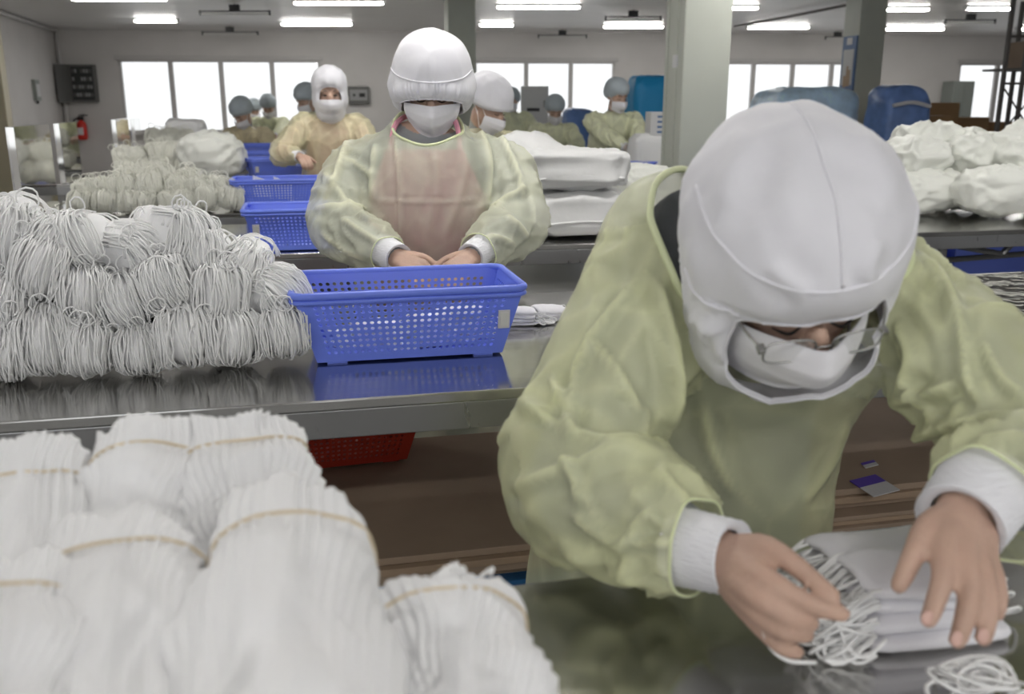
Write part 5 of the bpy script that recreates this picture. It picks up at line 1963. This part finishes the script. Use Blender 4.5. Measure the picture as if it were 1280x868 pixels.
# folded masks beside the big basket and inside it
for i, (x, y, lb) in enumerate(((652, 408, 'small folded mask packet touching the big basket corner'), (688, 404, 'small folded mask packet next to the bent worker sleeve'))):
    p = at_z(x, y, 0.851)
    mask_pack(p + RV * 0.03, ROW + (0.2 if i else -0.15), 0.075, 0.055, 0.030, lb, 40 + i, loops_at=(-1 if i else 1), layers=4, nl=26)
for i, (u, v, rz, lb) in enumerate(((0.24, 1.87, 0.3, 'white mask packet lying inside the big blue basket'), (0.31, 1.90, -0.5, 'white mask packet at the tagged end inside the big blue basket'), (0.12, 1.90, 0.1, 'white mask packet at the far end inside the big blue basket'))):
    mask_pack(uv(u, v, 0.862), ROW + rz, 0.09, 0.07, 0.040 + 0.02 * (i < 2), lb, 50 + i, layers=4, nl=24)


# ------------------------------------------------------------------ wrapped packs and bags
def pillow(name, p, dims, rz, label, cat, group, m, seed, e1=0.45, e2=0.35, amp=0.012, freq=9, tilt=0.0, nu=84, nv=44, wrap=None, fn=None):
    """Soft pack resting on its underside at p."""
    def both(p, q):
        if fn is not None:
            q = fn(p, q)
        d = unit(p)
        return q + d * amp * (0.9 * crease((q[0] * 7 + seed, q[1] * 7, q[2] * 10), 0.35) + 0.5 * crease((q[0] * 15, q[1] * 15 + seed, q[2] * 22), 0.35) - 0.3)
    v, f = superell(dims, e1, e2, nu, nv, amp, freq, seed, both)
    v = v @ roty(tilt).T
    v[:, 2] -= v[:, 2].min()
    v = v @ rotz(rz).T + np.asarray(p)
    if wrap is None:
        o = add(name, v, f, m, smooth=True)
        tag(o, label, cat, group)
        return o
    o = empty(name, p, label, cat, group)
    add('pack_body', v, f, m, o, smooth=True)
    for nm, pts, r in wrap:
        q = np.asarray(pts) @ rotz(rz).T + np.asarray(p)
        add(nm, *tube(spline(q, 20), r, 6), m, o, smooth=True)
    return o


def sag(p, q):
    q = q.copy()
    if p[2] > 0.2:
        q[2] += 0.050 * max(0, 1 - ((p[0] + 0.15) / 0.9) ** 2) * max(0, p[1] + 0.4) - 0.12 * max(0, p[0] + 0.1) * max(0, p[1] + 0.6) / 1.6
    # soft horizontal folds across the front face
    q[1] += 0.007 * math.sin(q[2] * 75 + 3 * nz((q[0] * 5, 1, q[2] * 6)))
    return q


A = at_z(660, 304, 0.851)
B = at_z(795, 299, 0.851)
cen = (A + B) / 2
wl = np.linalg.norm(B - A) / 2
pillow('wrapped_pack', cen + RV * 0.30, (wl, 0.27, 0.078), ROW, 'big white wrapped pack at the bottom of two behind the middle worker', 'pack', 'big wrapped packs', BAGL, 1.5, fn=lambda p, q: q + np.array([0, 0.006 * math.sin(q[2] * 70 + 3 * nz((q[0] * 5, 1, q[2] * 6))), 0]), amp=0.013, e1=0.3, e2=0.28,
       wrap=[('wrapper_fold', [(-wl * 0.9, -0.275, 0.055), (0, -0.285, 0.07), (wl * 0.9, -0.275, 0.06)], 0.004)])
pillow('wrapped_pack', cen + RV * 0.28 - RU * 0.03 + np.array([0, 0, 0.170]), (wl * 1.04, 0.27, 0.066), ROW, 'big white wrapped pack on top of the other, film crumpled', 'pack', 'big wrapped packs', BAGL, 2.5, fn=sag, amp=0.017, e1=0.34, e2=0.28,
       wrap=[('wrapper_fold', [(-wl * 0.95, -0.275, 0.055), (0, -0.285, 0.072), (wl * 0.9, -0.272, 0.06)], 0.004)])
c = at_z(812, 300, 0.851)
pillow('wrapped_pack', uv(to_uv(c)[0] + 0.13, 3.82, 0.851), (0.13, 0.20, 0.105), ROW + 0.15, 'pale wrapped pack leaning beside the two big stacked ones', 'pack', 'big wrapped packs', BAGW, 3.5, amp=0.015)
# bags heaped on the table past the bent worker
bags = [
    (1150, 262, 3.80, 0.22, 0.15, 0.085, 0.0, 'cream bag at the hood edge, lowest layer of the bag heap'),
    (1200, 264, 3.90, 0.20, 0.15, 0.080, 0.1, 'cream bag in the middle of the heap, lowest layer'),
    (1250, 275, 3.60, 0.24, 0.13, 0.095, -0.12, 'long cream bag lying at the front edge of the table heap'),
    (1320, 272, 3.70, 0.22, 0.15, 0.09, 0.0, 'cream bag cut by the frame edge, lowest layer'),
]
for i, (x, y, v, a, b, h, r, lb) in enumerate(bags):
    p = at_v(x, y, v)
    p[2] = 0.851
    pillow('mask_bag', p, (a * 0.9, b * 0.85, h), ROW + r, lb, 'bag', 'cream bags heaped on the table', BAGW, 10.5 + i, 0.8, 0.6, 0.018, 8)
bags2 = [
    (1140, 228, 3.85, 0.16, 0.13, 0.080, 0.0, 'round cream bag at the hood edge, upper layer of the heap'),
    (1160, 212, 4.00, 0.18, 0.14, 0.095, 0.1, 'cream bag at the top of the heap below dark blue bag'),
    (1212, 224, 3.90, 0.20, 0.14, 0.095, 0.2, 'white-lined cream bag on top in the middle of the heap'),
    (1266, 228, 3.78, 0.13, 0.13, 0.100, 0.0, 'upright cream bag on top near the frame edge'),
    (1300, 214, 3.95, 0.22, 0.14, 0.100, 0.0, 'wide cream bag behind the upright one, top of heap'),
]
for i, (x, y, v, a, b, h, r, lb) in enumerate(bags2):
    p = at_v(x, y, v)
    p[2] = max(p[2], 1.0)
    pillow('mask_bag', p, (a * 0.9, b * 0.85, h), ROW + r, lb, 'bag', 'cream bags heaped on the table', BAGW, 20.5 + i, 0.85, 0.65, 0.020, 8, tilt=0.1 * (i % 3 - 1))
# bags in the far heaps
p = at_v(267, 224, 6.55)
p[2] = 0.851
pillow('mask_bag', p, (0.20, 0.16, 0.135), ROW, 'big pale bag at the end of the rear cream heap', 'bag', 'pale bags in the rear heaps', BAGW, 31.5, 0.7, 0.6, 0.02, 7)
p = at_v(233, 166, 8.25)
pillow('mask_bag', p + np.array([0, 0, -0.06]), (0.15, 0.12, 0.07), ROW, 'white bag on top of the far bundles before the window', 'bag', 'pale bags in the rear heaps', BAGL, 32.5, 0.5, 0.4, 0.012, 8)
# masks around the two rear baskets
for i, (x, y, v, lb) in enumerate(((323, 211, 7.9, 'white mask packet between the far blue baskets'), (303, 186, 8.3, 'white mask packet held inside the farthest blue basket'))):
    p = at_v(x, y, v)
    p[2] = 0.86
    mask_pack(p + RV * (0.12 if i == 0 else 0.1), ROW, 0.12, 0.10, 0.085, lb, 60 + i, layers=5, nl=16)
for i, (pts, lb) in enumerate(((((309, 228, 4.62), (316, 219, 4.66), (340, 228, 4.78), (328, 231, 4.62)), 'white sheet sticking up out of the second blue basket, pointed'), (((338, 222, 4.66), (342, 221, 4.66), (366, 231, 4.74), (356, 231, 4.70)), 'narrow white sheet leaning out of the second blue basket'))):
    P = np.array([at_v(*q) for q in pts])
    c = P.mean(0)
    nn = unit(np.cross(P[1] - P[0], P[2] - P[0])) * 0.0015
    dn = np.array([[0, 0, -0.10]] * 2)
    P = np.concatenate([P[1:3], [P[2] + [0, 0.0, -0.08], P[1] + [0.0, 0, -0.10]]])
    V = np.concatenate([P - nn, P + nn])
    o = add('paper_sheet', V, [(0, 1, 2, 3), (7, 6, 5, 4), (0, 4, 5, 1), (1, 5, 6, 2), (2, 6, 7, 3), (3, 7, 4, 0)], WHITE)
    tag(o, lb, 'sheet', 'sheets in the second basket')
# things on the half hidden table behind the column
p = at_v(806, 219, 6.5)
p[2] = 0.851
mask_pack(p + RV * 0.10, ROW, 0.22, 0.16, 0.07, 'white mask heap on the table edge next to near column', 70, layers=5, nl=30)
p = at_v(815, 207, 6.85)
p[2] = 0.851
pillow('wrapped_pack', p + RV * 0.05, (0.16, 0.10, 0.13), ROW, 'white pack standing behind the mask heap near the column', 'pack', 'big wrapped packs', BAGL, 41.5, 0.4, 0.3, 0.01, 8)
o = empty('printed_carton', p + RU * 0.03 + RV * 0.02 + np.array([0, 0, 0.262]), 'small white carton with blue stripes standing by near column', 'carton')
b0 = np.array(o['_o'])
add('carton_body', *bbox(b0 + UPZ * 0.09, 0.07, 0.06, 0.09, RROW, 0.004), CABW, o)
for i in range(4):
    add('print_stripe', *box(b0 + UPZ * (0.03 + 0.038 * i) - RV * 0.0605 + RU * 0.02, 0.035, 0.001, 0.008, RROW), POSTB, o)
# masks held by the sorting worker
mask_pack(at_k(798, 186, 7.42) + np.array([0, 0, -0.03]), ROW + 0.3, 0.17, 0.10, 0.07, 'white mask stack held in the hands of the sorting worker', 72, layers=5, nl=14)

# ------------------------------------------------------------------ under the basket table
o = empty('shelf_frame', uv(0.7, 2.0, 0), 'blue painted steel shelf frame under the basket table', 'shelf frame')
for v in (1.66, 2.34):
    add('rail', *bbox(uv(0.70, v, 0.385), 2.2, 0.018, 0.03, RROW, 0.003), BLUEF, o)
for u in (-1.2, 0.75, 2.2):
    add('cross_rail', *bbox(uv(u, 2.0, 0.385), 0.018, 0.32, 0.028, RROW, 0.003), BLUEF, o)
    for v in (1.66, 2.34):
        add('leg', *bbox(uv(u, v, 0.178), 0.016, 0.016, 0.178, RROW, 0.002), BLUEF, o)
for i, (u0, u1, v0, v1, z0, z1, lb) in enumerate((
        (-0.75, 0.62, 1.67, 2.33, 0.416, 0.440, 'lower flat cardboard stack under the basket table, floor side'),
        (-0.80, 0.60, 1.64, 2.30, 0.441, 0.490, 'upper flat cardboard stack carrying the red basket'),
        (0.66, 1.75, 1.70, 2.34, 0.416, 0.448, 'lower flat cardboard stack with blue rail showing beneath'),
        (0.64, 1.70, 1.74, 2.34, 0.449, 0.500, 'upper flat cardboard stack carrying the purple leaflets'))):
    c = uv((u0 + u1) / 2, (v0 + v1) / 2, z0)
    o = empty('cardboard_stack', c, lb, 'cardboard', 'flat cardboard under the table')
    n = 3
    for q in range(n):
        dz = (z1 - z0) / n
        j = rb.normal(0, 0.006, 2)
        add('cardboard_sheet', *bbox(c + RU * j[0] + RV * j[1] + UPZ * (dz * (q + 0.5)), (u1 - u0) / 2, (v1 - v0) / 2, dz * 0.47, RROW, 0.002), CARD if q != 1 else CARDE, o)


def leaflet(quad_px, z, label, purple_first=True, split=0.45):
    P = [at_z(x, y, z) for x, y in quad_px]
    P[2] = P[1] + (P[3] - P[0])
    o = empty('leaflet', P[0], label, 'leaflet', 'printed leaflets')
    a, b, c, d = P

    def piece(nm, t0, t1, m, h):
        q = [a + (d - a) * t0, b + (c - b) * t0, b + (c - b) * t1, a + (d - a) * t1]
        v = np.array(q + [x + UPZ * h for x in q])
        add(nm, v, [(3, 2, 1, 0), (4, 5, 6, 7), (0, 1, 5, 4), (1, 2, 6, 5), (2, 3, 7, 6), (3, 0, 4, 7)], m, o)
    piece('printed_half', 0, split, PURP, 0.002)
    piece('plain_half', split, 1, LABW, 0.002)
    return o


leaflet([(1062, 602), (1094, 594), (1130, 614), (1092, 622)], 0.501, 'purple and grey leaflet on cardboard under the bent arm')
leaflet([(1076, 580), (1092, 576), (1100, 581), (1082, 586)], 0.501, 'small purple leaflet further in under the bent arm')
leaflet([(632, 624), (646, 622), (662, 650), (648, 652)], 0.491, 'purple and grey leaflet beside the bent worker sleeve')

# braces, crates and cartons under the pack table
o = empty('table_brace', uv(3.0, 3.6, 0.0), 'slanted steel brace pair under the pack table end', 'brace')
for a, b in ((at_v(1190, 306, 3.34), at_v(1252, 318, 3.34)), (at_v(1252, 318, 3.34), at_v(1268, 302, 3.34)), (at_v(1160, 327, 3.5), at_v(1300, 316, 3.5))):
    add('strut', *tube([a, (a + b) / 2, b], 0.013, 8), LEGM, o)
for i, (u, v, lb) in enumerate(((2.2, 4.48, 'blue storage crate on the floor under the pack table, near hood'), (2.95, 4.48, 'blue storage crate under the pack table, middle'), (3.7, 4.48, 'blue storage crate under the pack table at the frame edge'))):
    c = uv(u, v, 0)
    o = empty('storage_crate', c, lb, 'crate', 'blue crates under the pack table')
    for q in range(2):
        add('crate_body', *bbox(c + UPZ * (0.17 + 0.345 * q), 0.35, 0.25, 0.165, RROW, 0.015), BLUE if q else BLUEF, o)
        add('crate_rim', *bbox(c + UPZ * (0.325 + 0.345 * q), 0.365, 0.265, 0.012, RROW, 0.006), BLUEF, o)
for i, (u, v, w, d, h, rz, m, lb) in enumerate(((0.55, 3.55, 0.20, 0.22, 0.22, 0.3, CARD, 'brown carton on the floor under the wrapped packs'), (1.1, 3.7, 0.28, 0.25, 0.2, -0.1, BLUEF, 'dark blue carton on the floor behind the brown one'))):
    c = uv(u, v, 0)
    o = empty('floor_carton', c, lb, 'carton', 'cartons under the pack table')
    R = rotz(ROW + rz).T
    add('carton_body', *bbox(c + UPZ * h, w, d, h, R, 0.006), m, o)
    add('flap', *bbox(c + UPZ * (2 * h + 0.003), w * 0.98, d * 0.48, 0.003, R, 0.001), m, o)
    add('tape', *box(c + UPZ * (2 * h + 0.007), w * 0.98, 0.025, 0.0006, R), TAGM, o)

# ------------------------------------------------------------------ far side of the room
# fuse panel with its door swung open
s0, z1 = back_at(88, 81)
s1, z0 = back_at(125, 128)
c = BO + BD * (s0 + s1) / 2 + UPZ * (z0 + z1) / 2 + BN * 0.07
o = empty('fuse_panel', c, 'dark grey open fuse panel with rows of breakers on back wall', 'fuse panel')
w, h = (s1 - s0) / 2, (z1 - z0) / 2
add('box', *bbox(c, w, 0.068, h, RB, 0.006), PANELM, o)
add('recess', *box(c + BN * 0.069, w * 0.84, 0.002, h * 0.88, RB), PANELD, o)
for r in range(4):
    for k in range(7):
        if (r, k) in ((0, 2), (1, 1), (1, 2)):
            continue
        add('breaker', *bbox(c + BN * 0.078 + BD * w * (-0.68 + 0.226 * k) + UPZ * h * (0.66 - 0.42 * r), w * 0.075, 0.010, h * 0.10, RB, 0.002), BREAK if (r + k) % 3 else PANELM, o)
Rd = np.array([unit(BN * 0.9 - BD * 0.35), unit(BD * 0.9 + BN * 0.35), UPZ])
add('panel_door', *bbox(c - BD * (w + 0.06) + BN * (0.07 + w * 0.7), w * 0.75, 0.008, h, Rd, 0.003), PANELM, o)
# fire extinguisher hung on the wall
s, z = back_at(104, 150)
zb = back_at(104, 175)[1]
c = BO + BD * s + BN * 0.12
o = empty('fire_extinguisher', c + UPZ * zb, 'red fire extinguisher hung on the back wall under fuse panel', 'fire extinguisher')
hh = z - zb
prof = [(0.0, 0.001), (0.06, 0.0), (0.085, 0.02), (0.09, 0.06), (0.09, hh * 0.75), (0.07, hh * 0.88), (0.03, hh * 0.97), (0.03, hh)]
rings = [np.array([c + UPZ * (zb + q) + BD * r * math.cos(a) + BN * r * math.sin(a) for a in np.linspace(0, 2 * np.pi, 20, endpoint=False)]) for r, q in prof[1:]]
add('cylinder', *loft(rings), REDX, o, smooth=True)
add('valve', *bbox(c + UPZ * (z + 0.03), 0.05, 0.025, 0.035, RB, 0.008), BLACK, o)
add('handle', *bbox(c + UPZ * (z + 0.085) + BD * 0.05, 0.08, 0.015, 0.012, RB, 0.004), BLACK, o)
add('hose', *tube(spline([c + UPZ * (z + 0.04) - BD * 0.04, c + UPZ * (z - 0.02) - BD * 0.13, c + UPZ * (z - 0.2) - BD * 0.12, c + UPZ * (z - 0.28) - BD * 0.09], 14), 0.014, 8), BLACK, o)
add('label_plate', *bbox(c + UPZ * (zb + hh * 0.45) + BN * 0.088, 0.05, 0.006, hh * 0.18, RB, 0.003), LABW, o)
add('wall_bracket', *bbox(c + UPZ * (zb + hh * 0.6) - BN * 0.105, 0.05, 0.012, 0.05, RB, 0.003), PANELM, o)
s, z = back_at(94, 157)
o = add('notice_sheet', *bbox(BO + BD * s + BN * 0.006 + UPZ * z, 0.085, 0.004, 0.16, RB, 0.001), POSTW)
tag(o, 'white notice sheet on the wall beside the fire extinguisher', 'notice')
# small box on the side wall
r = ray(43, 113)
k = np.dot(BO - CC, LN) / np.dot(r, LN)
c = CC + r * k + LN * 0.03
RL = np.array([LD, LN, UPZ])
o = empty('wall_box', c, 'small grey meter box on the pale side wall', 'box')
add('case', *bbox(c, 0.14, 0.03, 0.165, RL, 0.008), CABG, o)
add('cover', *bbox(c + LN * 0.033, 0.10, 0.004, 0.10, RL, 0.002), CABW, o)
add('cable_gland', *tube([c - UPZ * 0.165, c - UPZ * 0.21], 0.02, 8), BLACK, o)
# control box on the back wall
s0, z1 = back_at(435, 108)
s1, z0 = back_at(462, 130)
c = BO + BD * (s0 + s1) / 2 + UPZ * (z0 + z1) / 2 + BN * 0.05
o = empty('control_box', c, 'grey control box with dials on back wall by hooded woman', 'control box')
w, h = (s1 - s0) / 2, (z1 - z0) / 2
add('case', *bbox(c, w, 0.048, h, RB, 0.008), PANELM, o)
add('face_plate', *bbox(c + BN * 0.049, w * 0.85, 0.004, h * 0.62, RB, 0.002), BREAK, o)
add('dial', *tube([c + BN * 0.05 - BD * w * 0.4, c + BN * 0.075 - BD * w * 0.4], 0.025, 12), BLACK, o)
add('display', *bbox(c + BN * 0.054 + BD * w * 0.35, w * 0.28, 0.004, h * 0.22, RB, 0.002), BLACK, o)
# white floor-standing cabinet
k = 12.4
c = at_k(668, 130, k)
c[2] = 0
wd = 34 / FPX * k / 2
zt = at_k(668, 108, k)[2]
o = empty('control_cabinet', c, 'white floor-standing cabinet with dark display before the windows', 'cabinet')
add('body', *bbox(c + UPZ * zt / 2, wd, 0.2, zt / 2, None, 0.012), CABW, o)
dr = add('cabinet_door', *bbox(c + UPZ * (zt / 2 + 0.02) - np.array([0, 0.205, 0]), wd * 0.92, 0.006, zt / 2 * 0.93, None, 0.004), CABW, o)
add('display', *bbox(np.array([c[0] - 0.02, c[1] - 0.214, at_k(668, 137, k)[2]]), wd * 0.46, 0.004, 0.022, None, 0.002), BLACK, dr)
add('latch', *bbox(np.array([c[0] + wd * 0.75, c[1] - 0.214, at_k(668, 130, k)[2]]), 0.022, 0.006, 0.045, None, 0.002), BREAK, dr)
add('name_plate', *bbox(np.array([c[0] - wd * 0.45, c[1] - 0.213, at_k(668, 114, k)[2]]), 0.05, 0.002, 0.012, None, 0.001), LABW, dr)


def wrapped_pallet(px, k, wpx, ytop, label, m, seed, name='covered_pallet', knot=True):
    c = at_k(px, 130, k)
    c[2] = 0
    zt = at_k(px, ytop, k)[2]
    w = wpx / FPX * k / 2
    o = empty(name, c, label, 'covered stack', 'film covered stacks')
    add('pallet', *bbox(c + UPZ * 0.06, w * 0.95, w * 0.8, 0.06, RROW, 0.005), BROWN, o)
    v, f = superell((w, w * 0.85, (zt - 0.12) / 2), 0.28, 0.35, 48, 34, 0.03, 5, seed)
    v[:, 2] -= v[:, 2].min()
    v = v @ RROW + c + UPZ * 0.12
    add('cover', v, f, m, o, smooth=True)
    if knot:
        add('tie_cord', *tube(spline([c + UPZ * (zt - 0.17) - RV * w * 0.9 - RU * w * 0.8, c + UPZ * (zt - 0.14) - RV * w * 0.95, c + UPZ * (zt - 0.18) - RV * w * 0.9 + RU * w * 0.85], 12), 0.02, 6), LABW, o)
    return o


wrapped_pallet(1004, 10.0, 112, 113, 'pale blue film covered stack below the windows behind white hood', BAGB, 1.1, knot=False)
wrapped_pallet(1122, 9.2, 62, 110, 'dark blue film covered stack with white tie beside poster column', BAGD, 2.1)
wrapped_pallet(811, 9.6, 50, 97, 'bright blue tarp covered stack behind the sorting worker', TARP, 3.1, knot=False)
p = at_k(722, 138, 10.8)
wrapped_pallet(723, 10.8, 36, 138, 'low blue covered stack behind worker before white cabinet', BAGD, 4.1, knot=False)
# cartons
ci = 0
for j, (x, wpx, k, n, ytop) in enumerate(((1172, 40, 10.8, 4, 128), (1205, 48, 11.2, 4, 146), (1250, 44, 11.4, 3, 152), (1160, 44, 10.0, 3, 144))):
    c = at_k(x, 130, k)
    zt = at_k(x, ytop, k)[2]
    w = wpx / FPX * k / 2
    for q in range(n):
        b = np.array([c[0], c[1], zt * q / n])
        o = empty('stacked_carton', b, 'brown carton, %s up in the %s stack past the bag heap' % (ordinal(q), ['tallest', 'second', 'frame edge', 'nearest'][j]), 'carton', 'brown cartons past the bag heap')
        R = rotz(ROW + rb.uniform(-0.05, 0.05)).T
        add('carton_body', *bbox(b + UPZ * (zt / n / 2), w, w * 0.8, zt / n / 2 - 0.004, R, 0.006), BROWN, o)
        add('tape', *box(b + UPZ * (zt / n - 0.0035), w * 0.98, 0.03, 0.0008, R), TAGM, o)
# grey-green cabinet at the back wall
s0, z1 = back_at(1178, 102)
s1, _ = back_at(1204, 102)
c = BO + BD * (s0 + s1) / 2 + BN * 0.22
o = empty('metal_cabinet', c, 'grey-green metal cabinet at the back wall beside far window', 'cabinet')
add('body', *bbox(c + UPZ * z1 / 2, (s1 - s0) / 2, 0.2, z1 / 2, RB, 0.01), CABG, o)
for sg in (-1, 1):
    d = add('cabinet_door', *bbox(c + BN * 0.203 + BD * sg * (s1 - s0) / 4 + UPZ * z1 / 2, (s1 - s0) / 4 - 0.01, 0.006, z1 / 2 - 0.05, RB, 0.003), CABG, o)
    add('handle', *bbox(c + BN * 0.215 + BD * sg * 0.04 + UPZ * z1 * 0.6, 0.01, 0.008, 0.05, RB, 0.002), BLACK, d)
# steel rack by the frame edge
k = 9.3
o = empty('steel_rack', at_k(1268, 130, k) * [1, 1, 0], 'dark steel rack with cross braces at the frame edge', 'rack')
top = CEIL - 0.25


def rp(x, z, dk=0.0):
    q = at_k(x, 130, k + dk)
    q[2] = z
    return q


for x, dk in ((1250, 0), (1274, 0), (1300, 0), (1262, 0.8), (1300, 0.8)):
    add('post', *bbox(rp(x, top / 2, dk), 0.018, 0.018, top / 2, RROW, 0.002), RACKM, o)
for z in (0.5, 1.55, 2.0, top - 0.03):
    a, b = rp(1248, z), rp(1302, z)
    add('beam', *tube([a, (a + b) / 2, b], 0.014, 6), RACKM, o)
for a, b in ((rp(1251, 1.52), rp(1299, 1.02)), (rp(1299, 1.52), rp(1251, 1.02))):
    add('brace', *tube([a, (a + b) / 2, b], 0.009, 6), RACKM, o)
add('rack_shelf', *bbox(rp(1278, 1.70, 0.4), 0.22, 0.4, 0.012, RROW, 0.003), RACKM, o)
b = rp(1279, 1.713, 0.4)
o = empty('rack_box', b, 'brown box sitting on the steel rack shelf', 'box')
add('carton_body', *bbox(b + UPZ * 0.13, 0.15, 0.2, 0.13, RROW, 0.006), CARD, o)
add('tape', *box(b + UPZ * 0.2605, 0.15, 0.025, 0.001, RROW), TAGM, o)

for o in bpy.data.objects:
    if '_o' in o.keys():
        del o['_o']
